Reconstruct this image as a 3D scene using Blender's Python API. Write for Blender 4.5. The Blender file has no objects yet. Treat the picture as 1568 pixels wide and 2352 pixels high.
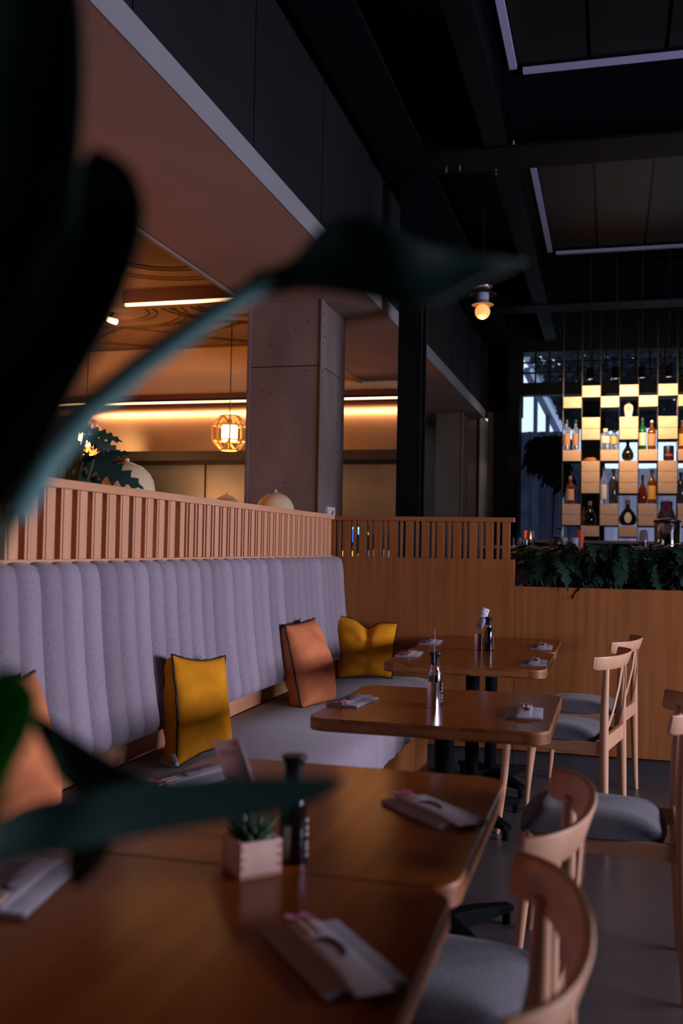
import bpy, bmesh, math, random
from mathutils import Vector, Matrix
random.seed(7)
sc = bpy.context.scene
COL = sc.collection
PI = math.pi

# ------------------------------------------------------------------ camera
FPX = 35.0 / 36.0 * 2352.0
CAMZ = 1.25
YAW, PITCH, ROLL = map(math.radians, (15.1233, 1.9825, -1.0259))
RM = Matrix.Rotation(YAW, 3, 'Z') @ Matrix.Rotation(PITCH, 3, 'X') @ Matrix.Rotation(ROLL, 3, 'Y')
RIGHT, FWD, UP = RM.col[0].copy(), RM.col[1].copy(), RM.col[2].copy()
cam_d = bpy.data.cameras.new('camera')
cam = bpy.data.objects.new('camera', cam_d)
COL.objects.link(cam)
cam_d.sensor_fit = 'VERTICAL'
cam_d.sensor_height = 36.0
cam_d.lens = 35.0
cam_d.clip_start = 0.05
m3 = Matrix((RIGHT, UP, -FWD)).transposed()
cam.matrix_world = Matrix.Translation((0, 0, CAMZ)) @ m3.to_4x4()
cam_d.dof.use_dof = True
cam_d.dof.focus_distance = 4.5
cam_d.dof.aperture_fstop = 2.8
sc.camera = cam

# ------------------------------------------------------------------ world, exposure, big lights
sc.view_settings.view_transform = 'Standard'
sc.view_settings.look = 'None'
sc.view_settings.exposure = 0.0
sc.view_settings.gamma = 1.0
sc.view_settings.use_curve_mapping = False
w = bpy.data.worlds.new('sky')
sc.world = w
w.use_nodes = True
bg = w.node_tree.nodes['Background']
bg.inputs[0].default_value = (0.62, 0.77, 1.0, 1)
bg.inputs[1].default_value = 1.4


def area(name, loc, target, sx, sy, power, color, spread=PI):
    l = bpy.data.lights.new(name, 'AREA')
    l.shape = 'RECTANGLE'
    l.size, l.size_y, l.energy, l.color = sx, sy, power, color
    l.spread = spread
    o = bpy.data.objects.new(name, l)
    COL.objects.link(o)
    o.location = loc
    o.rotation_euler = (Vector(target) - Vector(loc)).to_track_quat('-Z', 'Y').to_euler()
    return o


def spot(name, loc, target, power, color, angle=60, blend=.5, radius=.03):
    l = bpy.data.lights.new(name, 'SPOT')
    l.energy, l.color = power, color
    l.spot_size, l.spot_blend, l.shadow_soft_size = math.radians(angle), blend, radius
    o = bpy.data.objects.new(name, l)
    COL.objects.link(o)
    o.location = loc
    o.rotation_euler = (Vector(target) - Vector(loc)).to_track_quat('-Z', 'Y').to_euler()
    return o


def point(name, loc, power, color, radius=.05):
    l = bpy.data.lights.new(name, 'POINT')
    l.energy, l.color, l.shadow_soft_size = power, color, radius
    o = bpy.data.objects.new(name, l)
    COL.objects.link(o)
    o.location = loc
    return o


DAY = (0.82, 0.77, 1.0)
WARM = (1.0, 0.42, 0.16)
area('window_daylight', (4.62, 3.3, 1.50), (-1.5, 3.5, 1.0), 3.5, 1.0, 330, DAY)

# ------------------------------------------------------------------ pixel helpers (camera-ray points at a real depth)


def ray(x, y):
    return RM @ Vector(((x - 784) / FPX, 1.0, -(y - 1176) / FPX))


def aty(x, y, Y):
    r = ray(x, y)
    return r * (Y / r.y) + Vector((0, 0, CAMZ))


def atx(x, y, X):
    r = ray(x, y)
    return r * (X / r.x) + Vector((0, 0, CAMZ))


def atz(x, y, Z):
    r = ray(x, y)
    return r * ((Z - CAMZ) / r.z) + Vector((0, 0, CAMZ))

# ------------------------------------------------------------------ materials


def mat(name, color, rough=.6, metal=0.0, spec=.5, emit=None, es=0, trans=0, ior=1.45, alpha=1, coat=0, sheen=0):
    m = bpy.data.materials.new(name)
    m.use_nodes = True
    b = m.node_tree.nodes['Principled BSDF']
    b.inputs['Base Color'].default_value = (*color, 1)
    b.inputs['Roughness'].default_value = rough
    b.inputs['Metallic'].default_value = metal
    b.inputs['Specular IOR Level'].default_value = spec
    b.inputs['Transmission Weight'].default_value = trans
    b.inputs['IOR'].default_value = ior
    b.inputs['Coat Weight'].default_value = coat
    b.inputs['Coat Roughness'].default_value = .15
    b.inputs['Sheen Weight'].default_value = sheen
    if emit:
        b.inputs['Emission Color'].default_value = (*emit, 1)
        b.inputs['Emission Strength'].default_value = es
    return m


def nodes(m):
    return m.node_tree.nodes, m.node_tree.links, m.node_tree.nodes['Principled BSDF']


def noisy(m, c1, c2, scale=(1, 1, 1), nscale=5, detail=6, lo=.35, hi=.65, bump=0, bscale=None, rough_var=0, dist=0):
    N, L, b = nodes(m)
    tc = N.new('ShaderNodeTexCoord')
    mp = N.new('ShaderNodeMapping')
    mp.inputs['Scale'].default_value = scale
    L.new(tc.outputs['Object'], mp.inputs[0])
    nz = N.new('ShaderNodeTexNoise')
    nz.inputs['Scale'].default_value = nscale
    nz.inputs['Detail'].default_value = detail
    nz.inputs['Distortion'].default_value = dist
    L.new(mp.outputs[0], nz.inputs['Vector'])
    cr = N.new('ShaderNodeValToRGB')
    cr.color_ramp.elements[0].position, cr.color_ramp.elements[1].position = lo, hi
    cr.color_ramp.elements[0].color = (*c1, 1)
    cr.color_ramp.elements[1].color = (*c2, 1)
    L.new(nz.outputs['Fac'], cr.inputs[0])
    L.new(cr.outputs[0], b.inputs['Base Color'])
    if bump:
        n2 = nz
        if bscale:
            n2 = N.new('ShaderNodeTexNoise')
            n2.inputs['Scale'].default_value = bscale
            n2.inputs['Detail'].default_value = 3
            L.new(tc.outputs['Object'], n2.inputs['Vector'])
        bp = N.new('ShaderNodeBump')
        bp.inputs['Strength'].default_value = bump
        bp.inputs['Distance'].default_value = .004
        L.new(n2.outputs['Fac'], bp.inputs['Height'])
        L.new(bp.outputs[0], b.inputs['Normal'])
    return m


def wood(name, c1, c2, axis='Z', rough=.5, fine=34, coat=0, spec=.5):
    s = {'X': (1.2, fine, fine), 'Y': (fine, 1.2, fine), 'Z': (fine, fine, 1.2)}[axis]
    m = mat(name, c1, rough, coat=coat, spec=spec)
    return noisy(m, c1, c2, s, 1.0, 7, .3, .7, dist=.6)


M = {}
M['slat_wood'] = wood('slat_wood', (.60, .28, .14), (.70, .36, .20), 'Z', .5)
M['rail_wood'] = wood('rail_wood', (.58, .27, .13), (.68, .35, .19), 'Y', .5)
M['panel_wood'] = wood('panel_wood', (.23, .074, .017), (.33, .116, .029), 'Z', .5, 26)
M['panel_rail'] = wood('panel_rail', (.22, .08, .024), (.30, .115, .038), 'X', .5, 26)
M['chair_wood'] = wood('chair_wood', (.53, .28, .155), (.62, .35, .21), 'Z', .42, 20)
M['top_wood'] = wood('top_wood', (.22, .050, .005), (.31, .082, .009), 'Y', .20, 16, spec=.16)
M['floor'] = noisy(mat('floor_concrete', (.1, .1, .1), .32, spec=.4), (.056, .052, .053), (.080, .073, .073), nscale=1.3, bump=0)
M['black_steel'] = mat('black_steel', (.0035, .005, .0065), .6, spec=.05)
M['black_paint'] = noisy(mat('black_paint', (.012, .014, .016), .7, spec=.15), (.006, .0072, .0082), (.010, .0115, .013), nscale=.8)
M['dark_panel'] = noisy(mat('dark_panel', (.014, .012, .011), .55, spec=.2), (.009, .008, .008), (.014, .012, .010), nscale=.7)
M['plaster'] = noisy(mat('plaster', (.42, .36, .33), .9), (.23, .145, .115), (.26, .165, .132), nscale=2, bump=.15, bscale=260)  # soffit: warm light from the kitchen side is mixed into this colour
M['ceiling_plaster'] = noisy(mat('ceiling_plaster', (.3, .2, .1), .85), (.25, .155, .08), (.29, .185, .10), nscale=1.5)  # dimmer ceiling light painted in as a darker copy of the wall colour
M['plaster_grey'] = noisy(mat('plaster_grey', (.2, .2, .21), .9), (.185, .185, .20), (.21, .21, .225), nscale=2, bump=.15, bscale=260)  # same coat as the soffit, left without the warm glow tint
M['kitchen_plaster'] = noisy(mat('kitchen_plaster', (.6, .38, .2), .85), (.52, .33, .17), (.58, .38, .20), nscale=1.5)
M['relief'] = mat('relief_line', (.12, .065, .03), .8)
M['red_paint'] = mat('red_paint', (.055, .007, .006), .55)
M['concrete'] = noisy(mat('concrete', (.2, .17, .16), .8), (.115, .088, .080), (.20, .158, .146), (1, 1, .5), 3.0, 9, .3, .7, bump=.25, bscale=60)
M['concrete_dark'] = noisy(mat('concrete_dark', (.06, .05, .045), .85), (.045, .036, .032), (.075, .06, .054), (1, 1, .5), 3.0, 9, .3, .7, bump=.25, bscale=60)  # same concrete, the dim light of the passage painted in as darker tone
M['brass'] = noisy(mat('brushed_steel', (.72, .60, .46), .34, 1.0), (.62, .48, .38), (.72, .57, .46), (1, 1, 1), 1.5)
M['steel_sheet'] = noisy(mat('steel_sheet', (.40, .42, .45), .42, 1.0), (.10, .12, .15), (.16, .18, .21), (1, 1, 1), 1.5)
M['hood_dark'] = mat('hood_shadow_edge', (.012, .010, .010), .5, 0)  # plain near-black for the hood lip, joints, pits and small housings
M['plinth'] = noisy(mat('plinth_grey', (.06, .058, .06), .6), (.026, .025, .027), (.040, .038, .040), nscale=3)
M['bench'] = noisy(mat('bench_velvet', (.30, .255, .30), .95, spec=.15, sheen=.25), (.27, .225, .265), (.34, .285, .33), nscale=160, detail=3, bump=.12, bscale=420)
M['seat_grey'] = noisy(mat('seat_fabric', (.2, .19, .21), .95, spec=.1, sheen=.15), (.10, .096, .110), (.165, .157, .172), nscale=180, detail=3, bump=.15, bscale=500)
M['yellow'] = noisy(mat('mustard_linen', (.62, .26, .02), .95, spec=.05), (.66, .245, .012), (.76, .30, .016), nscale=14, bump=.2, bscale=500)
M['orange'] = noisy(mat('terracotta_linen', (.62, .20, .07), .95, spec=.05), (.68, .21, .085), (.77, .255, .105), nscale=14, bump=.2, bscale=500)
M['piping'] = mat('black_piping', (.010, .008, .010), .7)
M['tag'] = mat('white_tag', (.75, .78, .85), .8)
M['ink'] = mat('navy_ink', (.02, .03, .10), .8)
M['napkin'] = noisy(mat('napkin_grey', (.36, .33, .36), .9), (.34, .31, .34), (.39, .36, .39), nscale=30, bump=.1, bscale=300)
M['sleeve'] = mat('paper_sleeve', (.60, .54, .60), .8)
M['brush'] = mat('brush_ink', (.03, .025, .035), .8)
M['pink'] = mat('pink_print', (.50, .03, .16), .7)
M['pink_pale'] = mat('pink_paper', (.80, .55, .66), .7)
M['chopstick'] = mat('pale_bamboo', (.75, .5, .32), .5)
M['soy'] = mat('soy_black', (.006, .004, .004), .08, spec=.6)
M['glass'] = mat('clear_glass', (.9, .93, 1.0), .03, trans=1.0)
M['cap_black'] = mat('black_cap', (.008, .009, .011), .35)
M['chrome'] = mat('polished_steel', (.72, .70, .74), .14, 1.0)
M['card'] = mat('white_card', (.72, .76, .86), .7)
M['card_ink'] = mat('grey_ink', (.10, .10, .20), .8)
M['masu'] = noisy(mat('pale_hinoki', (.80, .52, .42), .6), (.76, .49, .39), (.83, .56, .45), (20, 20, 3), 2)
M['masu_edge'] = mat('hinoki_end_grain', (.50, .24, .16), .7)
M['soil'] = mat('dark_soil', (.02, .014, .01), .95)
M['pebble'] = mat('grey_pebble', (.35, .32, .32), .8)
M['succulent'] = mat('succulent_green', (.05, .16, .07), .45)
M['leaf_dark'] = noisy(mat('leaf_dark', (.015, .045, .03), .38), (.009, .028, .019), (.018, .048, .031), nscale=6)
M['leaf_teal'] = noisy(mat('leaf_broad', (.02, .05, .04), .4, spec=.35), (.012, .036, .029), (.024, .060, .050), nscale=3)
M['leaf_bright'] = noisy(mat('leaf_bright', (.03, .12, .03), .4), (.04, .17, .04), (.07, .24, .06), nscale=3)
M['stem_teal'] = mat('petiole', (.13, .29, .27), .4)
M['stem'] = mat('plant_stem', (.05, .08, .03), .6)
M['pot'] = mat('clay_pot', (.25, .16, .12), .8)
M['dome'] = mat('cream_enamel', (.72, .55, .34), .3)
M['lamp_wood'] = mat('lamp_ash', (.72, .38, .12), .5)
M['glow'] = mat('glow_diffuser', (1, .8, .5), .5, emit=(1.0, .74, .36), es=9)
M['led_warm'] = mat('led_warm', (1, .9, .7), .5, emit=(1.0, .60, .30), es=3.2)
M['led_face'] = mat('led_profile', (.36, .36, .54), .6)
M['bulb'] = mat('bulb_amber', (1, .6, .25), .3, emit=(1.0, .36, .09), es=1.1)
M['spot_lens'] = mat('spot_lens', (1, .9, .8), .3, emit=(1.0, .80, .55), es=6)
M['lamp_metal'] = mat('lamp_cap_metal', (.30, .25, .30), .3, .8)
M['block'] = noisy(mat('tan_block', (.60, .40, .22), .95, spec=.1), (.62, .385, .225), (.72, .46, .285), nscale=12, bump=.6, bscale=90)
M['rod'] = mat('steel_rod', (.10, .09, .09), .35, .9)
M['copper'] = mat('copper', (.55, .24, .14), .3, 1.0)
M['tumbler'] = mat('red_tumbler', (.55, .09, .03), .35)
M['cup'] = mat('grey_green_cup', (.20, .23, .22), .5)
M['counter'] = mat('bar_counter_top', (.16, .10, .08), .4)
M['grey_board'] = mat('grey_board', (.075, .055, .05), .8)
M['screen'] = mat('screen_blue', (.0, .02, .1), .3, emit=(.01, .13, .75), es=1.6)
M['screen_cyan'] = mat('screen_cyan', (.0, .1, .2), .3, emit=(.10, .55, .80), es=1.5)
M['screen_white'] = mat('screen_white', (.5, .5, .5), .3, emit=(.6, .8, 1.0), es=1.6)
M['sign_yellow'] = mat('sign_yellow', (.8, .5, .1), .4, emit=(1.0, .62, .12), es=1.2)
M['sign_red'] = mat('sign_red', (.7, .05, .04), .4, emit=(.8, .05, .04), es=.9)
M['amber'] = mat('amber_panel', (1, .6, .1), .4, emit=(1.0, .50, .09), es=1.3)
M['white_chair'] = mat('pale_shell', (.55, .50, .58), .6)
M['notice_red'] = mat('notice_red', (.30, .03, .025), .6)
M['notice_white'] = mat('notice_white', (.62, .60, .60), .7)
M['curtain'] = noisy(mat('grey_curtain', (.2, .22, .34), .9), (.19, .195, .25), (.27, .275, .34), nscale=4)
M['curtain_pale'] = noisy(mat('pale_curtain', (.55, .55, .72), .9), (.62, .58, .66), (.80, .76, .82), (6, 6, .6), 2)
M['pink_cloth'] = mat('pink_cloth', (.75, .22, .35), .9)
M['pergola'] = mat('pergola_white', (.62, .68, .80), .7)
M['pergola_dark'] = mat('pergola_blue_grey', (.07, .08, .14), .7)
M['vine'] = mat('vine_leaf', (.012, .016, .030), .8)
M['shrub'] = mat('shrub_dark', (.004, .005, .008), .6)
M['win_glass'] = mat('window_glass', (.9, .95, 1), .0, trans=1.0, ior=1.02)
M['white_ceramic'] = mat('white_ceramic', (.80, .62, .40), .4)
M['gold_seal'] = mat('gold_seal', (.30, .16, .04), .5)
M['cream_label'] = mat('cream_label', (.72, .58, .36), .7)
M['white_label'] = mat('white_label', (.70, .62, .58), .7)
M['peach_label'] = mat('peach_label', (.70, .32, .20), .7)
M['yellow_label'] = mat('yellow_label', (.75, .38, .06), .7)
M['gold_band'] = mat('gold_band', (.45, .22, .10), .5)
M['violet_label'] = mat('violet_label', (.13, .10, .38), .6)
M['g_clear'] = mat('bottle_clear', (.70, .74, .85), .05, trans=.85)
M['g_green'] = mat('bottle_green', (.005, .10, .025), .08, trans=.3)
M['g_amber'] = mat('bottle_amber', (.22, .06, .008), .08, trans=.5)
M['g_dark'] = mat('bottle_dark', (.006, .005, .005), .08)
M['g_red'] = mat('bottle_red_brown', (.16, .022, .008), .08, trans=.3)
M['g_smoke'] = mat('bottle_smoke', (.05, .045, .05), .06, trans=.4)
M['tin_black'] = mat('black_tin', (.006, .005, .006), .4)
M['tin_red'] = mat('tin_red_print', (.55, .03, .01), .4)

for k, fac in (('curtain', .6), ('curtain_pale', .6), ('pink_cloth', .6), ('leaf_teal', .4), ('leaf_bright', .5)):
    N, L, bs = nodes(M[k])
    tr = N.new('ShaderNodeBsdfTranslucent')
    if bs.inputs['Base Color'].links:
        L.new(bs.inputs['Base Color'].links[0].from_socket, tr.inputs[0])
    else:
        tr.inputs[0].default_value = bs.inputs['Base Color'].default_value
    if k in ('leaf_teal', 'leaf_bright'):
        for l in list(tr.inputs[0].links): L.remove(l)
        tr.inputs[0].default_value = (.05, .16, .13, 1) if k == 'leaf_teal' else (.07, .34, .06, 1)
    mx = N.new('ShaderNodeMixShader')
    mx.inputs[0].default_value = fac
    L.new(bs.outputs[0], mx.inputs[1])
    L.new(tr.outputs[0], mx.inputs[2])
    L.new(mx.outputs[0], N['Material Output'].inputs['Surface'])

# ------------------------------------------------------------------ mesh building


class MB:
    def __init__(s):
        s.v, s.f, s.mi = [], [], []

    def add(s, verts, faces, mi=0):
        o = len(s.v)
        s.v += [tuple(v) for v in verts]
        s.f += [tuple(i + o for i in f) for f in faces]
        s.mi += [mi] * len(faces)
        return s

    def box(s, a, b, mi=0):
        (x0, y0, z0), (x1, y1, z1) = a, b
        x0, x1 = sorted((x0, x1)); y0, y1 = sorted((y0, y1)); z0, z1 = sorted((z0, z1))
        V = [(x0, y0, z0), (x1, y0, z0), (x1, y1, z0), (x0, y1, z0), (x0, y0, z1), (x1, y0, z1), (x1, y1, z1), (x0, y1, z1)]
        return s.add(V, [(0, 3, 2, 1), (4, 5, 6, 7), (0, 1, 5, 4), (1, 2, 6, 5), (2, 3, 7, 6), (3, 0, 4, 7)], mi)

    def bar(s, p, q, w, h, up=(0, 0, 1), mi=0):
        p, q, up = Vector(p), Vector(q), Vector(up)
        d = (q - p).normalized()
        r = d.cross(up).normalized()
        u = r.cross(d)
        V = []
        for e in (p, q):
            for a, b in ((-1, -1), (1, -1), (1, 1), (-1, 1)):
                V.append(e + r * (a * w / 2) + u * (b * h / 2))
        return s.add(V, [(0, 1, 2, 3), (7, 6, 5, 4), (0, 4, 5, 1), (1, 5, 6, 2), (2, 6, 7, 3), (3, 7, 4, 0)], mi)

    def tube(s, pts, rad, n=12, mi=0, cap=True):
        pts = [Vector(p) for p in pts]
        if not hasattr(rad, '__len__'):
            rad = [rad] * len(pts)
        V, F = [], []
        ref = None
        for i, p in enumerate(pts):
            d = (pts[min(i + 1, len(pts) - 1)] - pts[max(i - 1, 0)]).normalized()
            if ref is None:
                ref = Vector((0, 0, 1)) if abs(d.z) < .9 else Vector((1, 0, 0))
            r = d.cross(ref).normalized()
            u = r.cross(d).normalized()
            ref = u
            for k in range(n):
                a = 2 * PI * k / n
                V.append(p + (r * math.cos(a) + u * math.sin(a)) * rad[i])
        m = len(pts)
        for i in range(m - 1):
            for k in range(n):
                k2 = (k + 1) % n
                F.append((i * n + k, (i + 1) * n + k, (i + 1) * n + k2, i * n + k2))
        if cap:
            F.append(tuple(range(n)))
            F.append(tuple((m - 1) * n + k for k in reversed(range(n))))
        return s.add(V, F, mi)

    def lathe(s, prof, c=(0, 0, 0), n=24, mi=0):
        V, F = [], []
        c = Vector(c)
        for r, z in prof:
            for k in range(n):
                a = 2 * PI * k / n
                V.append(c + Vector((r * math.cos(a), r * math.sin(a), z)))
        for i in range(len(prof) - 1):
            for k in range(n):
                k2 = (k + 1) % n
                F.append((i * n + k, i * n + k2, (i + 1) * n + k2, (i + 1) * n + k))
        if prof[0][0] > 1e-6:
            F.append(tuple(reversed(range(n))))
        if prof[-1][0] > 1e-6:
            F.append(tuple((len(prof) - 1) * n + k for k in range(n)))
        return s.add(V, F, mi)

    def grid(s, P, mi=0, closed=False):
        R, Cn = len(P), len(P[0])
        V = [p for row in P for p in row]
        F = []
        for i in range(R - 1):
            for j in range(Cn - (0 if closed else 1)):
                j2 = (j + 1) % Cn
                F.append((i * Cn + j, i * Cn + j2, (i + 1) * Cn + j2, (i + 1) * Cn + j))
        return s.add(V, F, mi)

    def prism(s, pts, z0, z1, mi=0, mi_side=None):
        n = len(pts)
        V = [(x, y, z0) for x, y in pts] + [(x, y, z1) for x, y in pts]
        s.add(V, [tuple(reversed(range(n))), tuple(range(n, 2 * n))], mi)
        return s.add(V, [(i, (i + 1) % n, n + (i + 1) % n, n + i) for i in range(n)], mi if mi_side is None else mi_side)

    def ball(s, c, r, n=12, m=8, mi=0, sz=1):
        prof = [(r * math.sin(PI * i / m), -r * sz * math.cos(PI * i / m)) for i in range(m + 1)]
        prof[0] = (0, prof[0][1]); prof[-1] = (0, prof[-1][1])
        return s.lathe(prof, c, n, mi)

    def build(s, name, m, parent=None, smooth=40, bevel=0, seg=2, solid=0, subsurf=0):
        me = bpy.data.meshes.new(name)
        me.from_pydata(s.v, [], s.f)
        ms = m if isinstance(m, (list, tuple)) else [m]
        for x in ms:
            me.materials.append(x)
        if len(ms) > 1:
            me.polygons.foreach_set('material_index', s.mi)
        bm = bmesh.new()
        bm.from_mesh(me)
        bmesh.ops.remove_doubles(bm, verts=bm.verts, dist=1e-6)
        bmesh.ops.recalc_face_normals(bm, faces=bm.faces)
        bm.to_mesh(me)
        bm.free()
        if smooth:
            me.polygons.foreach_set('use_smooth', [True] * len(me.polygons))
            me.set_sharp_from_angle(angle=math.radians(smooth))
        me.update()
        o = bpy.data.objects.new(name, me)
        COL.objects.link(o)
        if parent:
            o.parent = parent
        if solid:
            md = o.modifiers.new('solid', 'SOLIDIFY')
            md.thickness = solid
            md.offset = 0
        if bevel:
            md = o.modifiers.new('bevel', 'BEVEL')
            md.width = bevel
            md.segments = seg
            md.limit_method = 'ANGLE'
            md.angle_limit = math.radians(35)
            md.harden_normals = False
        if subsurf:
            md = o.modifiers.new('sub', 'SUBSURF')
            md.levels = md.render_levels = subsurf
        return o


def tag(o, label=None, cat=None, group=None, kind=None):
    if label: o['label'] = label
    if cat: o['category'] = cat
    if group: o['group'] = group
    if kind: o['kind'] = kind
    return o


def thing(name, label, cat, loc=(0, 0, 0), rz=0, group=None):
    o = bpy.data.objects.new(name, None)
    o.empty_display_size = .05
    COL.objects.link(o)
    o.location = loc
    o.rotation_euler = (0, 0, rz)
    return tag(o, label, cat, group)


def struct(o):
    o['kind'] = 'structure'
    return o


def kids(o):
    return [c for c in bpy.data.objects if c.parent == o]


def dup(root, loc, rz=0, label=None, group=None):
    r = root.copy()
    COL.objects.link(r)
    r.location = loc
    r.rotation_euler = (0, 0, rz)
    if label: r['label'] = label
    if group: r['group'] = group
    for ch in kids(root):
        c = ch.copy()
        COL.objects.link(c)
        c.parent = r
        for g in kids(ch):
            d = g.copy()
            COL.objects.link(d)
            d.parent = c
    return r


def text(body, size, m, parent, loc, rot, name='lettering', depth=.0004):
    cu = bpy.data.curves.new(name, 'FONT')
    cu.body = body
    cu.size = size
    cu.align_x = cu.align_y = 'CENTER'
    cu.extrude = depth
    cu.space_character = 1.0
    o = bpy.data.objects.new(name, cu)
    COL.objects.link(o)
    cu.materials.append(m)
    o.parent = parent
    dg = bpy.context.evaluated_depsgraph_get()
    me = bpy.data.meshes.new_from_object(o.evaluated_get(dg))
    bpy.data.objects.remove(o)
    o = bpy.data.objects.new(name, me)
    COL.objects.link(o)
    me.materials.clear()
    me.materials.append(m)
    o.parent = parent
    o.matrix_local = Matrix.Translation(loc) @ rot.to_4x4()
    return o


def frame_rot(right, up):
    r = Vector(right).normalized()
    u = Vector(up)
    u = (u - r * r.dot(u)).normalized()
    n = r.cross(u)
    return Matrix((r, u, n)).transposed()

# ================================================================== SETTING
XB = -1.543     # bulkhead face
struct(MB().box((-8, -4.2, -.1), (4.7, 13.1, 0)).build('floor', M['floor']))
# right wall with the big window the daylight comes through
b = MB()
b.box((4.5, -4.2, 0), (4.7, 1.4, 4.4)).box((4.5, 5.2, 0), (4.7, 13.1, 4.4)).box((4.5, 1.4, 0), (4.7, 5.2, .92)).box((4.5, 1.4, 2.05), (4.7, 5.2, 4.4))
struct(b.build('wall_right', M['black_paint']))
b = MB()
for y in (1.4, 2.65, 3.9, 5.15):
    b.box((4.52, y, .92), (4.58, y + .05, 2.05))
b.box((4.52, 1.4, .92), (4.58, 5.2, .95)).box((4.52, 1.4, 2.02), (4.58, 5.2, 2.05))
struct(b.build('window_2', M['black_steel']))
struct(MB().box((-8, -4.2, 0), (4.7, -4.0, 4.4)).build('wall_rear', M['black_paint']))
struct(MB().box((-8.2, -4.2, 0), (-8, 13.1, 4.4)).build('wall_left', M['kitchen_plaster']))
# ceiling: dark boarded panels, with grooves between boards
b = MB()
b.box((-1.75, -4.2, 4.30), (4.7, 13.1, 4.42))
for i in range(14):
    x0 = -1.5 + i * .45
    b.box((x0 + .012, -4.0, 4.272), (x0 + .438, 12.4, 4.30))
struct(b.build('ceiling', M['dark_panel']))
struct(MB().box((-8, -4.2, 3.3), (-2.398, 9.75, 3.42)).build('ceiling_kitchen', M['ceiling_plaster']))
# bulkhead: soffit with warm kitchen glow tinted into its colour, black wall above it
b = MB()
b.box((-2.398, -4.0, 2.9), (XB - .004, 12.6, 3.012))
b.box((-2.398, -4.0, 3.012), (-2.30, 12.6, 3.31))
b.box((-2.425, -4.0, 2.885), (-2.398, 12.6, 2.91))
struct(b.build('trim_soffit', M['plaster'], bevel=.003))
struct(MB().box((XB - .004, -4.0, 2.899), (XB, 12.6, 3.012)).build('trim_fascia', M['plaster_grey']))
b = MB()
b.box((XB - .15, -4.0, 3.012), (XB - .006, 12.9, 4.30))
for y in (.7, 1.75, 2.95, 4.11, 5.19, 6.3, 7.5, 8.7, 9.9, 11.1):
    b.box((XB - .008, y, 3.02), (XB - .002, y + .006, 4.28))
struct(b.build('wall_bulkhead', M['black_paint'], bevel=0))
# kitchen walls
struct(MB().box((-8, 9.6, 0), (-1.83, 9.75, 3.42)).build('wall_kitchen', M['kitchen_plaster']))
# far end of the bulkhead: return pillar and wall pieces
b = MB()
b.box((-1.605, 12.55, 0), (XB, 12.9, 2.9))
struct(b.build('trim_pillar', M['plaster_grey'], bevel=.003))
struct(MB().box((-8, 12.62, 0), (-1.6, 12.8, 3.0)).build('wall_far', M['grey_board']))
struct(MB().box((XB, 12.86, 0), (-1.24, 12.98, 3.02)).build('trim_far_board', M['grey_board']))
b = MB()
b.box((-1.24, 12.4, 0), (-1.10, 12.8, 4.3))
b.box((-2.4, 12.9, 2.95), (-1.10, 13.0, 4.3))
b.box((-1.24, 12.45, 3.70), (4.6, 12.75, 4.3))
b.box((-1.10, 12.45, 3.165), (4.6, 12.6, 3.32))
b.box((-.36, 12.47, 0), (-.07, 12.62, 3.3))
for x in (.9, 1.7, 2.6, 3.5):
    b.box((x, 12.47, 0), (x + .07, 12.62, 3.7))
b.box((-1.10, 12.45, 0), (4.6, 12.62, .9))
struct(b.build('wall_bar', M['black_steel'], bevel=0))
# transom lattice + glass
b = MB()
for i in range(17):
    x = -1.095 + i * .105 * 1.62
    b.box((x, 12.5, 3.32), (x + .022, 12.53, 3.70))
for z in (3.44, 3.57):
    b.box((-1.10, 12.5, z), (1.7, 12.53, z + .02))
struct(b.build('window_1', M['black_steel']))
# dark red beams in the kitchen
struct(MB().box((-8, 9.32, 2.70), (-1.84, 9.6, 2.775)).build('trim_red_beam', M['red_paint'], bevel=.003))
struct(MB().box((-3.86, 7.3, 3.205), (-2.43, 7.42, 3.30)).build('trim_ceiling_beam', M['red_paint'], bevel=.003))
# relief pattern on the kitchen ceiling: arcs and a diamond lattice
b = MB()


def strip(pts, wd=.014):
    for p, q in zip(pts[:-1], pts[1:]):
        b.bar((p[0], p[1], 3.297), (q[0], q[1], 3.297), wd, .012)


for cx, cy in ((-3.1, 7.9), (-4.3, 7.9), (-3.1, 6.4), (-4.3, 6.4), (-5.5, 7.9)):
    for r in (.35, .42, .62, .69):
        strip([(cx + r * math.cos(PI * k / 14), cy + r * math.sin(PI * k / 14)) for k in range(15)])
for x in (-6.3, -5.1, -3.9, -2.7):
    for d in (0, .09):
        strip([(x - .62 + d, 8.55), (x + d * .3, 9.0 + d)])
        strip([(x + .62 - d, 8.55), (x - d * .3, 9.0 + d)])
        strip([(x - .62 + d, 9.5), (x, 9.05 + d)])
        strip([(x + .62 - d, 9.5), (x, 9.05 + d)])
strip([(-7.5, 9.5), (-2.4, 9.5)])
strip([(-7.5, 8.5), (-2.4, 8.5)])
struct(b.build('trim_ceiling_relief', M['relief'], smooth=0))

# steel beams


def ibeam(name, p, q, zb, zt, wd, tf=.022, tw=.014):
    p, q = Vector((p[0], p[1], 0)), Vector((q[0], q[1], 0))
    b = MB()
    up = (0, 0, 1)
    b.bar(p + Vector((0, 0, zb + tf / 2)), q + Vector((0, 0, zb + tf / 2)), wd, tf, up)
    b.bar(p + Vector((0, 0, zt - tf / 2)), q + Vector((0, 0, zt - tf / 2)), wd, tf, up)
    b.bar(p + Vector((0, 0, (zb + zt) / 2)), q + Vector((0, 0, (zb + zt) / 2)), tw, zt - zb - 2 * tf, up)
    return struct(b.build(name, M['black_steel'], bevel=.002, smooth=0))


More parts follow.
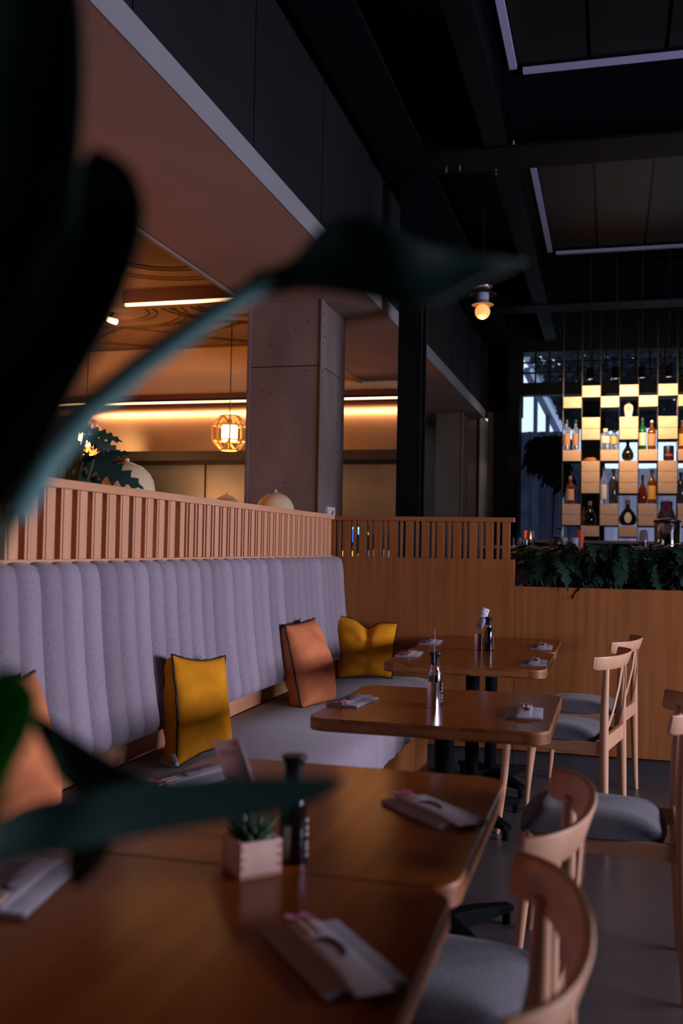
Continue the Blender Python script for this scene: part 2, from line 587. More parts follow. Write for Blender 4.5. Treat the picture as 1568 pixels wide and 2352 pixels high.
beams = [ibeam('steel_beam', (-1.33, -3.9), (-1.33, 12.4), 3.8, 4.27, .31),
         ibeam('steel_beam', (-.717, -3.9), (-.717, 12.4), 3.8, 4.27, .145),
         ibeam('steel_beam', (1.95, -3.9), (1.95, 12.4), 3.8, 4.27, .3),
         ibeam('steel_beam', (-1.5, 6.45), (4.5, 6.45), 3.79, 4.26, .38),
         ibeam('steel_beam', (-1.5, 10.6), (4.5, 10.6), 3.79, 4.26, .34),
         ibeam('steel_beam', (-1.5, 2.2), (4.5, 2.2), 3.79, 4.26, .38)]
bolt_px = {0: [(975, 332), (981, 343), (998, 349), (1030, 347)], 3: [(1024, 392), (1055, 389), (1138, 397), (1176, 268), (1180, 281), (1178, 316), (1178, 329)],
           4: [(1260, 650), (1260, 679), (1151, 689), (1162, 688), (1171, 692), (1286, 757), (1287, 782), (1182, 784), (1193, 786), (1208, 786)]}
for bi, pxs in bolt_px.items():
    for (x, y) in pxs:
        b = MB()
        if bi == 0:
            p = atx(x, y, -1.323)
            b.tube([p, p + Vector((.02, 0, 0))], .011, 6)
        else:
            Y = {3: 6.26, 4: 10.43}[bi]
            p = aty(x, y, Y)
            if p.z < 3.85:
                p = atz(x, y, 3.785)
                b.tube([p + Vector((0, 0, .012)), p - Vector((0, 0, .012))], .011, 6)
            else:
                p = aty(x, y, Y + .18)
                b.tube([p, p - Vector((0, .022, 0))], .011, 6)
        b.build('bolt', M['chrome'], beams[bi], smooth=0)
# steel H column
b = MB()
b.box((-1.405, 6.6, 0), (-1.243, 6.622, 3.8)).box((-1.405, 6.77, 0), (-1.243, 6.79, 3.8)).box((-1.33, 6.62, 0), (-1.318, 6.77, 3.8))
struct(b.build('steel_column', M['black_steel'], bevel=.002))

# concrete columns
def concrete_col(x0, x1, y0, y1, zt):
    b = MB()
    b.box((x0, y0, 0), (x1, y1, zt))
    c = .03
    b.box((x1 - .001, y0 - .012, 0), (x1 + .012, y0 + .075, zt - .002))
    b.box((x0 - .012, y0 - .006, 0), (x0 + .014, y0 + .02, zt - .002))
    o = struct(b.build('column_concrete', M['concrete'], bevel=.004))
    g = MB()
    zj = 2.45
    g.box((x0 + .01, y0 - .002, zj), (x1 - .004, y0 + .004, zj + .007)).box((x1 - .004, y0 + .08, zj), (x1 + .002, y1, zj + .007))
    g.build('joint_line', M['hood_dark'], o, smooth=0)
    h = MB()
    rnd = random.Random(3)
    for k in range(34):
        z = 1.3 + rnd.random() * 1.55
        if k % 3:
            yy = y0 + .02 if k % 2 else y0 + .1 + rnd.random() * .45
            h.box((x1 + (.011 if k % 2 else -.001), yy, z), (x1 + (.0135 if k % 2 else .002), yy + .008, z + .008 + .02 * rnd.random()))
        else:
            xx = x0 + .04 + rnd.random() * .42
            h.box((xx, y0 - .0015, z), (xx + .008, y0 + .002, z + .008))
    h.build('pit_hole', M['hood_dark'], o, smooth=0)
    return o


concrete_col(-2.382, -1.877, 6.33, 6.97, 2.9)
b = MB()
b.box((-2.05, 11.9, 0), (-1.74, 12.5, 2.9)).box((-1.742, 11.885, 0), (-1.715, 11.95, 2.895))
struct(b.build('column_concrete', M['concrete_dark'], bevel=.004))

# ================================================================== BENCH SIDE
# each velvet channel is a separate panel with its own nap direction
N, L, bs = nodes(M['bench'])
src = bs.inputs['Base Color'].links[0].from_socket
tc = N.new('ShaderNodeTexCoord')
sx = N.new('ShaderNodeSeparateXYZ')
L.new(tc.outputs['Object'], sx.inputs[0])
m1 = N.new('ShaderNodeMath'); m1.operation = 'SUBTRACT'; m1.inputs[1].default_value = 2.405 - 3.4
m2 = N.new('ShaderNodeMath'); m2.operation = 'DIVIDE'; m2.inputs[1].default_value = .1135
m4 = N.new('ShaderNodeMath'); m4.operation = 'FLOOR'
L.new(sx.outputs['Y'], m1.inputs[0]); L.new(m1.outputs[0], m2.inputs[0]); L.new(m2.outputs[0], m4.inputs[0])
wn = N.new('ShaderNodeTexWhiteNoise'); wn.noise_dimensions = '1D'
L.new(m4.outputs[0], wn.inputs['W'])
mr = N.new('ShaderNodeMapRange')
mr.inputs['To Min'].default_value, mr.inputs['To Max'].default_value = .80, 1.12
L.new(wn.outputs['Value'], mr.inputs[0])
gt = N.new('ShaderNodeMath'); gt.operation = 'GREATER_THAN'; gt.inputs[1].default_value = .52
L.new(sx.outputs['Z'], gt.inputs[0])
mixv = N.new('ShaderNodeMix'); mixv.data_type = 'FLOAT'; mixv.inputs[2].default_value = 1.0
L.new(gt.outputs[0], mixv.inputs[0]); L.new(mr.outputs[0], mixv.inputs[3])
vm = N.new('ShaderNodeVectorMath'); vm.operation = 'SCALE'
L.new(src, vm.inputs[0]); L.new(mixv.outputs[0], vm.inputs['Scale'])
L.new(vm.outputs[0], bs.inputs['Base Color'])
# channel-tufted banquette
ban = thing('banquette', 'long lilac-grey upholstered wall bench with vertical channel-tufted back', 'bench', (-1.4, 3.4, 0))
off = Vector((-1.4, 3.4, 0))
Y0, Y1 = .9, 5.79
SHX = -.012
prof = [(-1.625, 1.172), (-1.605, 1.182), (-1.580, 1.183), (-1.560, 1.174), (-1.548, 1.15), (-1.541, 1.10), (-1.535, 1.0), (-1.526, .9), (-1.515, .8), (-1.500, .7),
        (-1.490, .65), (-1.489, .625), (-1.497, .606), (-1.515, .598), (-1.56, .598), (-1.625, .605)]
seam0, pitch = 2.405, .1135
P = []
n_sub = 16
tot = int((Y1 - Y0) / pitch * n_sub)
for i in range(tot + 1):
    y = Y0 + (Y1 - Y0) * i / tot
    t = ((y - seam0) / pitch) % 1.0
    puff = .034 * (1 - abs(2 * t - 1) ** 3.0) - .020
    if i == 0 or i == tot:
        puff = -.020
    row = []
    for k, (x, z) in enumerate(prof):
        wgt = 0 if k in (0, len(prof) - 1) else 1
        x += SHX * wgt
        if k in (1, 2): row.append(Vector((x, y, z + puff * .5 * wgt)) - off)
        elif k in (13, 14): row.append(Vector((x, y, z - puff * .5)) - off)
        else: row.append(Vector((x + puff * wgt, y, z + (puff * .3 if k == 3 else 0))) - off)
    P.append(row)
b = MB()
b.grid(P)
b.add(P[0], [tuple(range(len(prof)))])
b.add(P[-1], [tuple(reversed(range(len(prof))))])
b.build('backrest', M['bench'], ban, smooth=60)
sp = [(-1.63, .30), (-1.63, .475), (-1.60, .486), (-1.3, .490), (-1.08, .488), (-1.02, .478), (-.98, .460), (-.958, .43), (-.95, .38), (-.95, .30), (-.955, .285), (-.98, .28), (-1.3, .28), (-1.55, .28)]
P = []
rn = random.Random(5)
for i in range(121):
    y = Y0 + (Y1 - Y0) * i / 120
    wv = .004 * math.sin(y * 31) + .003 * math.sin(y * 53 + 1)
    P.append([Vector((x + (wv if 6 <= k <= 10 else 0), y, z + (.003 * math.sin(y * 3.1 + x * 4) if 2 <= k <= 5 else 0))) - off for k, (x, z) in enumerate(sp)])
b = MB()
b.grid(P, closed=True)
b.add(P[0], [tuple(range(len(sp)))])
b.add(P[-1], [tuple(reversed(range(len(sp))))])
b.build('seat', M['bench'], ban, smooth=50)
MB().box(Vector((-1.62, Y0, .0)) - off, Vector((-1.02, Y1, .28)) - off).build('base', M['panel_wood'], ban, bevel=.003)
MB().box(Vector((-1.645, Y0, .28)) - off, Vector((-1.628, Y1, 1.165)) - off).build('back_panel', M['rail_wood'], ban)

# slatted screens on top of the bench wall


def side_screen(label, y0, y1, per, pats):
    t = thing('slatted_screen', label, 'screen', (-1.64, (y0 + y1) / 2, 0), 0, 'slatted screens above the bench')
    o = Vector((-1.64, (y0 + y1) / 2, 0))
    MB().box(Vector((-1.69, y0, 1.165)) - o, Vector((-1.612, y1 - .002, 1.196)) - o).build('bottom_rail', M['rail_wood'], t, bevel=.002)
    MB().box(Vector((-1.69, y0, 1.412)) - o, Vector((-1.606, y1 - .002, 1.440)) - o).build('top_rail', M['rail_wood'], t, bevel=.002)
    y = y0 + .004
    while y < y1 - .06:
        for (a, wd, xb) in pats:
            if y + a + wd < y1:
                MB().box(Vector((xb, y + a, 1.196)) - o, Vector((-1.620, y + a + wd, 1.412)) - o).build('slat', M['slat_wood'], t, bevel=.001)
        y += per
    return t


side_screen('near length of the slatted wooden screen above the bench, left of the rail joint', 2.04, 3.577, .0955, [(0, .012, -1.66), (.017, .046, -1.675)])
side_screen('far length of the slatted wooden screen above the bench, right of the rail joint', 3.577, 5.79, .089, [(.006, .041, -1.675), (.066, .012, -1.675)])
struct(MB().box((-1.73, -4.0, 0), (-1.648, 5.8, 1.164)).build('wall_bench', M['panel_wood']))

# back partition with rail of slats
pt = thing('wooden_partition', 'low brown wood partition with open slatted rail at the end of the bench', 'partition', (-1.08, 5.83, 0))
o = Vector((-1.08, 5.83, 0))
MB().box(Vector((-1.66, 5.8, .105)) - o, Vector((-.531, 5.86, 1.192)) - o).build('panel', M['panel_wood'], pt, bevel=.0015)
MB().box(Vector((-1.66, 5.83, 0)) - o, Vector((-.531, 5.85, .105)) - o).build('plinth', M['plinth'], pt)
MB().box(Vector((-1.66, 5.785, 1.408)) - o, Vector((-.535, 5.865, 1.434)) - o).build('top_rail', M['panel_rail'], pt, bevel=.002)
MB().box(Vector((-1.66, 5.80, 1.192)) - o, Vector((-1.605, 5.85, 1.408)) - o).build('post', M['panel_wood'], pt, bevel=.001)
for x0, wd in [(-1.5, .044)]:
    pass
px = lambda x: aty(x, 1230, 5.8).x
for (a, c) in [(776, 782), (788, 804), (810.5, 816.5), (824, 840), (848, 852), (859, 876), (882, 887), (894.5, 912), (918, 923), (930.5, 948), (954, 960), (967, 984), (991, 997), (1003, 1020),
               (1027, 1034), (1040, 1058), (1064, 1071), (1077, 1095), (1102, 1108), (1115, 1132), (1140, 1146), (1153, 1170)]:
    MB().box(Vector((px(a), 5.802, 1.192)) - o, Vector((px(c), 5.85, 1.408)) - o).build('slat', M['panel_wood'], pt, bevel=.001)

# planter box to the right of the partition
pb = thing('planter_box', 'long low brown wood planter box filled with dark foliage plants', 'planter', (.6, 6.0, 0))
o = Vector((.6, 6.0, 0))
b = MB()
b.box(Vector((-.528, 5.8, .105)) - o, Vector((1.9, 5.83, 1.040)) - o)
b.box(Vector((-.528, 6.2, .105)) - o, Vector((1.9, 6.23, 1.04)) - o)
b.box(Vector((-.528, 5.83, .105)) - o, Vector((-.498, 6.2, 1.04)) - o).box(Vector((1.87, 5.83, .105)) - o, Vector((1.9, 6.2, 1.04)) - o)
b.box(Vector((-.498, 5.83, .105)) - o, Vector((1.87, 6.2, .12)) - o)
b.build('box_panel', M['panel_wood'], pb, bevel=.0015)
MB().box(Vector((-.528, 5.83, 0)) - o, Vector((1.9, 6.2, .105)) - o).build('plinth', M['plinth'], pb)
MB().box(Vector((-.498, 5.83, .85)) - o, Vector((1.87, 6.2, .96)) - o).build('soil', M['soil'], pb)

# ================================================================== TABLES


def rrect(w2, h2, r, n=8):
    pts = []
    for cx, cy, a0 in ((w2 - r, h2 - r, 0), (-w2 + r, h2 - r, 90), (-w2 + r, -h2 + r, 180), (w2 - r, -h2 + r, 270)):
        for k in range(n + 1):
            a = math.radians(a0 + 90 * k / n)
            pts.append((cx + r * math.cos(a), cy + r * math.sin(a)))
    return pts


me_ = mat('table_edge_staves', (.33, .13, .045), .4)
N, L, bs = nodes(me_)
tc = N.new('ShaderNodeTexCoord')
mp = N.new('ShaderNodeMapping')
mp.inputs['Rotation'].default_value = (PI / 2, 0, 0)
L.new(tc.outputs['Object'], mp.inputs[0])
br = N.new('ShaderNodeTexBrick')
br.inputs['Color1'].default_value = (.20, .062, .016, 1)
br.inputs['Color2'].default_value = (.38, .15, .05, 1)
br.inputs['Mortar'].default_value = (.14, .05, .015, 1)
br.inputs['Scale'].default_value = 1.0
br.inputs['Mortar Size'].default_value = .0006
br.inputs['Brick Width'].default_value = .07
br.inputs['Row Height'].default_value = .02
L.new(mp.outputs[0], br.inputs['Vector'])
L.new(br.outputs['Color'], bs.inputs['Base Color'])
M['top_edge'] = me_


def make_table(label, loc):
    t = thing('dining_table', label, 'table', loc, 0, 'bench-side tables')
    b = MB()
    b.prism(rrect(.349, .374, .06), .712, .75, 0, 1)
    b.build('tabletop', [M['top_wood'], M['top_edge']], t, bevel=.0035, seg=3)
    b = MB()
    b.tube([(0, 0, .05), (0, 0, .70)], .0315, 20)
    b.build('pole', M['black_steel'], t)
    MB().box((-.2, -.2, .70), (.2, .2, .712)).build('mounting_plate', M['black_steel'], t)
    for sx in (1, -1):
        for sy in (1, -1):
            b = MB()
            d = Vector((sx * .19, sy * .25, 0))
            nrm = Vector((-d.y, d.x, 0)).normalized()
            V = []
            for s_, wd, z0, z1 in ((0, .03, .035, .10), (.55, .026, .04, .085), (1.0, .02, .045, .065)):
                c = d * s_
                V += [c - nrm * wd + Vector((0, 0, z0)), c + nrm * wd + Vector((0, 0, z0)), c + nrm * wd + Vector((0, 0, z1)), c - nrm * wd + Vector((0, 0, z1))]
            F = [(3, 2, 1, 0), (8, 9, 10, 11)]
            for q in (0, 4):
                F += [(q + i, q + (i + 1) % 4, q + 4 + (i + 1) % 4, q + 4 + i) for i in range(4)]
            b.add(V, F)
            b.tube([d * .95, d * .95 + Vector((0, 0, .05))], .014, 12)
            b.build('foot', M['black_steel'], t, bevel=.003)
    return t


table0 = make_table('nearest wooden table, in the bottom foreground, its front edge cut by the picture', (-.563, 1.097, 0))
dup(table0, (-.563, 1.8453, 0), 0, 'wooden table holding the small planted wood box, second from the front')
dup(table0, (-.505, 3.17, 0), 0, 'wooden table standing alone in the middle, in front of the orange cushion')
dup(table0, (-.605, 4.605, 0), 0, 'back wooden table on the camera side of the far pair')
dup(table0, (-.605, 5.3545, 0), 0, 'rearmost wooden table, pushed against the brown wood partition')

# ================================================================== CHAIRS


def make_chair(label, loc, rz):
    t = thing('dining_chair', label, 'chair', loc, rz, 'bentwood chairs along the tables')
    wd = M['chair_wood']
    for s in (1, -1):
        b = MB()
        b.tube([(-.215, s * .225, 0), (-.205, s * .216, .10), (-.192, s * .205, .25), (-.18, s * .192, .44)], [.0105, .013, .0165, .0165], 14)
        b.build('leg', wd, t)
        b = MB()
        b.tube([(.252, s * .205, 0), (.246, s * .202, .15), (.240, s * .198, .40), (.240, s * .194, .58), (.246, s * .190, .765)], [.0115, .015, .0195, .0175, .013], 14)
        b.build('leg', wd, t)
    b = MB()
    for s in (1, -1):
        b.bar((-.17, s * .19, .413), (.238, s * .198, .413), .022, .05)
    b.bar((-.175, -.19, .413), (-.175, .19, .413), .022, .05)
    b.bar((.238, -.198, .428), (.238, .198, .428), .022, .066)
    b.build('seat_frame', wd, t, bevel=.003)
    # padded seat
    NU, NV = 18, 18
    P = []
    for i in range(NU + 1):
        u = -1 + 2 * i / NU
        row = []
        for j in range(NV + 1):
            v = -1 + 2 * j / NV
            # square to rounded square
            fx = u * math.sqrt(1 - .14 * v * v)
            fy = v * math.sqrt(1 - .14 * u * u)
            hw = .222 - .012 * (u + 1) / 2
            x, y = fx * .212 - .005, fy * hw
            e = max(abs(u), abs(v))
            dome = (1 - e ** 5) * .042 + .016 * (1 - u * u) * (1 - v * v) - .010 * math.exp(-((v) / .5) ** 2) * (u > -.6)
            row.append(Vector((x, y, .439 + dome)))
        P.append(row)
    b = MB()
    b.grid(P)
    Q = [[Vector((p.x, p.y, .434)) for p in (P[i][j] for j in range(NV + 1))] for i in range(NU + 1)]
    bd = [P[0][j] for j in range(NV + 1)] + [P[i][NV] for i in range(1, NU + 1)] + [P[NU][j] for j in range(NV - 1, -1, -1)] + [P[i][0] for i in range(NU - 1, 0, -1)]
    lo = [Vector((p.x * .985, p.y * .985, .434)) for p in bd]
    b.grid([bd, lo], closed=True)
    b.build('seat', M['seat_grey'], t, smooth=70)
    # bent back band
    R = []
    nn = 36
    T = .019
    for i in range(nn + 1):
        s = -1 + 2 * i / nn
        def pos(s):
            return Vector((.205 + .084 * (1 - abs(s) ** 2.2), .262 * math.sin(s * 1.25) / math.sin(1.25), 0))
        p = pos(s)
        d = (pos(s + .01) - pos(s - .01)).normalized()
        nrm = Vector((d.y, -d.x, 0))      # outward (+x side)
        e = abs(s)
        zt = .808 - .004 * e
        zb = .746 - .002 * (1 - e) + (.006 if e > .97 else 0)
        th = T * (1 - .25 * e)
        lean = .010
        pts = []
        for (a, z) in ((-.5, zb + .006), (-.5, zt - .006), (-.28, zt), (.28, zt), (.5, zt - .006), (.5, zb + .006), (.28, zb), (-.28, zb)):
            pts.append(p + nrm * (a * th + lean * (z - .779) / .03) + Vector((0, 0, z)))
        R.append(pts)
    b = MB()
    b.grid(R, closed=True)
    b.add(R[0], [tuple(range(8))])
    b.add(R[-1], [tuple(reversed(range(8)))])
    b.build('backrest', wd, t, smooth=50)
    for s in (1, -1):
        b = MB()
        pts = [Vector((.282, s * .03, .758)), Vector((.276, s * .075, .66)), Vector((.258, s * .12, .55)), Vector((.230, s * .165, .445))]
        for p, q in zip(pts[:-1], pts[1:]):
            b.bar(p, q + (q - p) * .02, .020, .006, (1, 0, .4))
        b.build('brace', wd, t, bevel=.001)
    return t


chair0 = make_chair('closest bentwood chair, cut by the bottom edge, pushed under the nearest table', (-.320, 1.228, 0), math.radians(3.8))
dup(chair0, (-.325, 1.855, 0), math.radians(-1.9), 'second bentwood chair from the front, its curved back beside the table with the planted box')
dup(chair0, (-.037, 3.155, 0), math.radians(-1.2), 'bentwood chair pulled out from the middle table, cut by the right edge of the picture')
dup(chair0, (-.215, 4.64, 0), math.radians(-11.4), 'bentwood chair at the back pair of tables, nearer one, back rail fully visible')
dup(chair0, (-.145, 5.38, 0), math.radians(-11), 'rearmost bentwood chair, half hidden, nearest the wood partition')

# ================================================================== CUSHIONS


def cushion(label, mname, TL, TR, BL, BR, front, back, group='scatter cushions on the bench', dent=0, poke=.03, tagpos=None, wr=1, inward=None):
    c = (TL + TR + BL + BR) / 4
    base = Vector((c.x, c.y, .49))
    t = thing('cushion', label, 'cushion', base, 0, group)
    nrm = (TR - TL).cross(TL - BL).normalized()
    if inward is not None and nrm.dot(inward) < 0:
        nrm = -nrm
    NN = 28

    def seam(u, v):
        # u right, v up in 0..1, edges drawn inward between corners
        p = BL.lerp(BR, u).lerp(TL.lerp(TR, u), v)
        ur, vr = (TR - TL).normalized(), (TL - BL).normalized()
        p = p + ur * (poke * math.sin(PI * v) * (1 - 2 * u)) + vr * (poke * math.sin(PI * u) * (1 - 2 * v))
        if dent:
            p = p - vr * (dent * math.exp(-((u - .52) / .13) ** 2) * v ** 2)
        return p

    def layer(sgn, th):
        P = []
        for i in range(NN + 1):
            u = i / NN
            row = []
            for j in range(NN + 1):
                v = j / NN
                k = ((1 - abs(2 * u - 1) ** 2.6) * (1 - abs(2 * v - 1) ** 2.6)) ** .55
                if sgn < 0: k = k ** .55
                k *= (1 + .28 * (.5 - v))
                rip = wr * (.010 * math.sin(9 * u + 14 * v) * math.sin(PI * u) + .007 * math.sin(23 * v - 7 * u) * math.exp(-u * 3) + .006 * math.sin(17 * u + 3) * math.exp(-v * 4)) * k
                p = seam(u, v) + nrm * sgn * (th * k) + nrm * sgn * rip
                if dent:
                    p = p - nrm * sgn * (.05 * math.exp(-((u - .52) / .06) ** 2) * v ** 1.5 * k)
                if p.z < .492:
                    p.z = .492
                row.append(p - base)
            P.append(row)
        return P
    b = MB()
    A, B = layer(1, front), layer(-1, back)
    b.grid(A)
    b.grid([list(r) for r in B])
    ob = b.build('cover', M[mname], t, smooth=80)
    loop = [(i / NN, 0) for i in range(NN)] + [(1, i / NN) for i in range(NN)] + [(1 - i / NN, 1) for i in range(NN)] + [(0, 1 - i / NN) for i in range(NN + 1)]
    pts = []
    for u, v in loop:
        p = seam(u, v)
        p.z = max(p.z, .495)
        pts.append(p - base + Vector((random.uniform(-.0015, .0015), 0, random.uniform(-.0015, .0015))))
    b = MB()
    b.tube(pts, .0042, 6)
    b.build('piping', M['piping'], t, smooth=80)
    if tagpos:
        a, c2, d, e = [q - base for q in tagpos]
        b = MB()
        b.add([a, c2, d, e], [(0, 1, 2, 3)])
        tg = b.build('care_tag', M['tag'], t, solid=.0012)
        tg['label'] = 'small white care tag with blue lettering'
        rot = frame_rot(((d - c2)), (c2 - a))
        # text runs down the tag
        dn = ((d + e) / 2 - (a + c2) / 2)
        rr = frame_rot((e - a), (c2 - a))
        nn_ = rr.col[2]
        if nn_.dot(-(base + a)) < 0:
            rr = frame_rot((e - a), (a - c2))
            nn_ = rr.col[2]
        ctr = (a + c2 + d + e) / 4
        upv = rr.col[1]
        text('mudo', .0115, M['ink'], tg, ctr + nn_ * .0016 + upv * .0055 - rr.col[0] * .004, rr)
        text('concept', .0115, M['ink'], tg, ctr + nn_ * .0016 - upv * .0050, rr)
    return t


INX = Vector((1, -.3, 0))
tg = [aty(391.5, 1733, 3.085), aty(402, 1731, 3.085), aty(411.5, 1759, 3.078), aty(400, 1762, 3.078)]
cushion('mustard yellow cushion with black piping and white tag, standing nearest the middle of the bench', 'yellow',
        aty(394, 1503, 3.20), aty(516, 1506, 3.56), aty(404, 1764, 3.14), aty(534, 1715, 3.50), .045, .10, inward=INX, tagpos=tg, poke=.02)
cushion('terracotta orange cushion with black piping, leaning on the bench in front of the middle table', 'orange',
        aty(654, 1436, 4.54), aty(722, 1420, 4.86), aty(692, 1632, 4.48), aty(768, 1612, 4.76), .09, .10, inward=INX, poke=.006)
cushion('mustard yellow cushion with a pinched top, in the far corner against the wood partition', 'yellow',
        aty(766, 1411, 5.64), aty(913, 1432, 5.72), aty(774, 1558, 5.55), aty(900, 1558, 5.62), .09, .05, inward=Vector((0, -1, 0)), dent=.045, poke=.012)
cushion('terracotta orange cushion half hidden behind the foreground leaves at far left', 'orange',
        aty(-50, 1560, 2.08), aty(78, 1541, 2.40), aty(-60, 1940, 2.0), aty(140, 1850, 2.34), .07, .09, inward=INX, poke=.02)

# ================================================================== TABLE SETTINGS
ZT = .75


def setting(corner, ang, where, flip, which):
    """folded napkin with a paper chopstick sleeve lying on it"""
    nap = thing('napkin', 'folded grey napkin ' + where, 'napkin', (corner[0], corner[1], ZT), ang, 'folded grey napkins')
    b = MB()
    Wn, Ln = .104, .205
    for k, (dx, z0) in enumerate(((0, .0004), (.002, .0026), (-.001, .0048))):
        prof_ = [(-Wn / 2 + dx, z0), (-Wn / 2 - .001 + dx, z0 + .001), (-Wn / 2 + dx, z0 + .002), (0, z0 + .0024 + .0004 * k), (Wn / 2 + dx, z0 + .002), (Wn / 2 + .001 + dx, z0 + .001), (Wn / 2 + dx, z0)]
        G = [[Vector((x, y, z)) for x, z in prof_] for y in (-Ln / 2 + .002 * k, 0, Ln / 2 - .001 * k)]
        b.grid(G, closed=True)
        b.add(G[0], [tuple(range(7))]).add(G[-1], [tuple(reversed(range(7)))])
    b.build('cloth', M['napkin'], nap, smooth=60)
    r2 = ang + (PI if flip else 0)
    slv = thing('chopstick_sleeve', 'pink-ended paper chopstick sleeve ' + where, 'chopsticks', (corner[0], corner[1], ZT + .0083), r2, 'chopstick sleeves on napkins')
    b = MB()
    pr_ = []
    for k in range(14):
        a = 2 * PI * k / 14
        pr_.append((.0225 * math.cos(a), .0062 + .0060 * math.sin(a)))
    G = []
    for y, sx, sz in ((-.120, 1.08, .05), (-.085, 1.02, .60), (-.05, 1, 1), (0, 1, 1.03), (.05, 1, 1), (.098, .98, .95)):
        G.append([Vector((x * sx, y, .0004 + z * sz * .40)) for x, z in pr_])
    b.grid(G, closed=True)
    b.add(G[0], [tuple(range(14))]).add(G[-1], [tuple(reversed(range(14)))])
    b.build('sleeve_body', M['sleeve'], slv, smooth=60)
    b = MB()
    for s in (-1, 1):
        b.tube([(s * .0065, .05, .0034), (s * .0065, .112, .0034)], .0030, 8)
    b.build('chopstick_tips', M['chopstick'], slv)
    # brush-stroke arc printed across the sleeve
    b = MB()
    pts = []
    for k in range(15):
        a = math.radians(-70 + 190 * k / 14)
        x, y = -.004 + .022 * math.cos(a) * .75, .002 + .030 * math.sin(a)
        zz = .0058 - .0045 * (abs(x) / .0225) ** 3
        pts.append((x, y, zz))
    b.tube(pts, [.0006 + .0028 * math.sin(PI * k / 14) for k in range(15)], 6)
    b.build('brush_stroke', M['brush'], slv)
    # two pink rings printed on a paper tab at the tip
    b = MB()
    for s in (-1, 1):
        b.lathe([(.0095, 0), (.0095, .0016), (0, .0016)], (s * .0098, .108, .0056), 16, 1)
        ring = [(s * .0098 + .0105 * math.cos(2 * PI * k / 16), .108 + .0105 * math.sin(2 * PI * k / 16), .0070) for k in range(17)]
        b.tube(ring, .0012, 6, 0)
        b.ball((s * .0098, .108, .0074), .002, 8, 4, 0)
    b.build('printed_tab', [M['pink'], M['pink_pale']], slv)


def ang_of(c):
    return math.atan2(c[1], c[0]) - PI / 2


A1 = math.atan2(.150, -.124) - PI / 2
setting((-.320, 1.180), A1, 'on the nearest table, beside the closest chair', False, 0)
setting((-.320, 1.880), A1 + math.radians(4), 'on the right side of the table with the planted box', False, 0)
setting((-.247, 3.090), math.radians(3), 'on the right side of the middle table', False, 0)
setting((-.795, 3.118), math.radians(-6), 'on the left side of the middle table, beside the orange cushion', True, 0)
setting((-.318, 4.480), math.radians(2), 'on the right side of the far pair, nearer one', False, 0)
setting((-.335, 5.220), math.radians(2), 'on the right side of the rearmost table', False, 0)
setting((-.902, 4.600), math.radians(4), 'on the left side of the far pair, nearer one', True, 0)
setting((-.912, 5.230), math.radians(4), 'on the left side of the rearmost table', True, 0)
setting((-.812, 1.270), math.radians(10), 'at the left edge on the nearest table', True, 0)
setting((-.850, 1.985), math.radians(-20), 'half hidden behind the leaf, left of the planted box', True, 0)


def sauce_bottle(label, loc, clear, rz=0):
    t = thing('sauce_bottle', label, 'bottle', loc, rz, 'soy sauce bottles')
    b = MB()
    b.lathe([(.021, 0), (.0225, .003), (.0215, .05), (.020, .085), (.0185, .094)] + ([] if clear else [(.0145, .108), (.0125, .117)]), n=24)
    b.build('sauce', M['soy'], t)
    b = MB()
    b.lathe([(.0232, .0), (.0236, .004), (.0226, .05), (.0212, .086), (.0196, .098), (.0155, .112), (.0138, .122), (.0138, .134), (.0118, .134), (.0118, .12), (.014, .108), (.0185, .096)], n=24)
    b.build('glass_body', M['glass'], t)
    b = MB()
    b.lathe([(.0150, .128), (.0155, .135), (.0155, .150), (.0175, .158), (.0205, .163), (.0200, .167), (.0, .168)], n=24)
    b.build('cap', M['cap_black'], t)
    b = MB()
    for k, z in enumerate((.012, .022, .03, .044, .054, .066)):
        a = math.radians(-12)
        b.bar((.0236 * math.cos(a), .0236 * math.sin(a), z), (.0236 * math.cos(a + .25), .0236 * math.sin(a + .25), z + .003), .002, .004)
    b.build('label_print', M['notice_white'], t)
    return t


sauce_bottle('black-capped soy sauce bottle in the foreground, behind the planted wood box', (-.482, 1.523, ZT), False)
sauce_bottle('soy sauce bottle on the middle table, mostly empty at the neck', (-.537, 3.168, ZT), True)
sauce_bottle('black full soy sauce bottle at the back, beside the white card', (-.573, 4.93, ZT), False)


def card_holder(label, loc):
    t = thing('card_holder', label, 'card holder', loc, 0, 'steel card holders')
    b = MB()
    b.lathe([(.0, 0), (.0195, 0), (.0195, .082), (.0, .082)], n=28)
    b.build('weight', M['chrome'], t, bevel=.001)
    b = MB()
    b.tube([(0, 0, .08), (.003, 0, .10), (-.002, 0, .11), (.004, 0, .125), (.004, 0, .150)], .0012, 6)
    b.build('wire', M['lamp_metal'], t)
    return t


hold = card_holder('polished steel card holder at the back beside the full soy bottle', (-.627, 4.96, ZT))
card_holder('polished steel card holder on the middle table, card edge-on', (-.532, 3.112, ZT))
card_holder('steel card holder in the foreground, hidden behind the leaf', (-.61, 1.62, ZT))


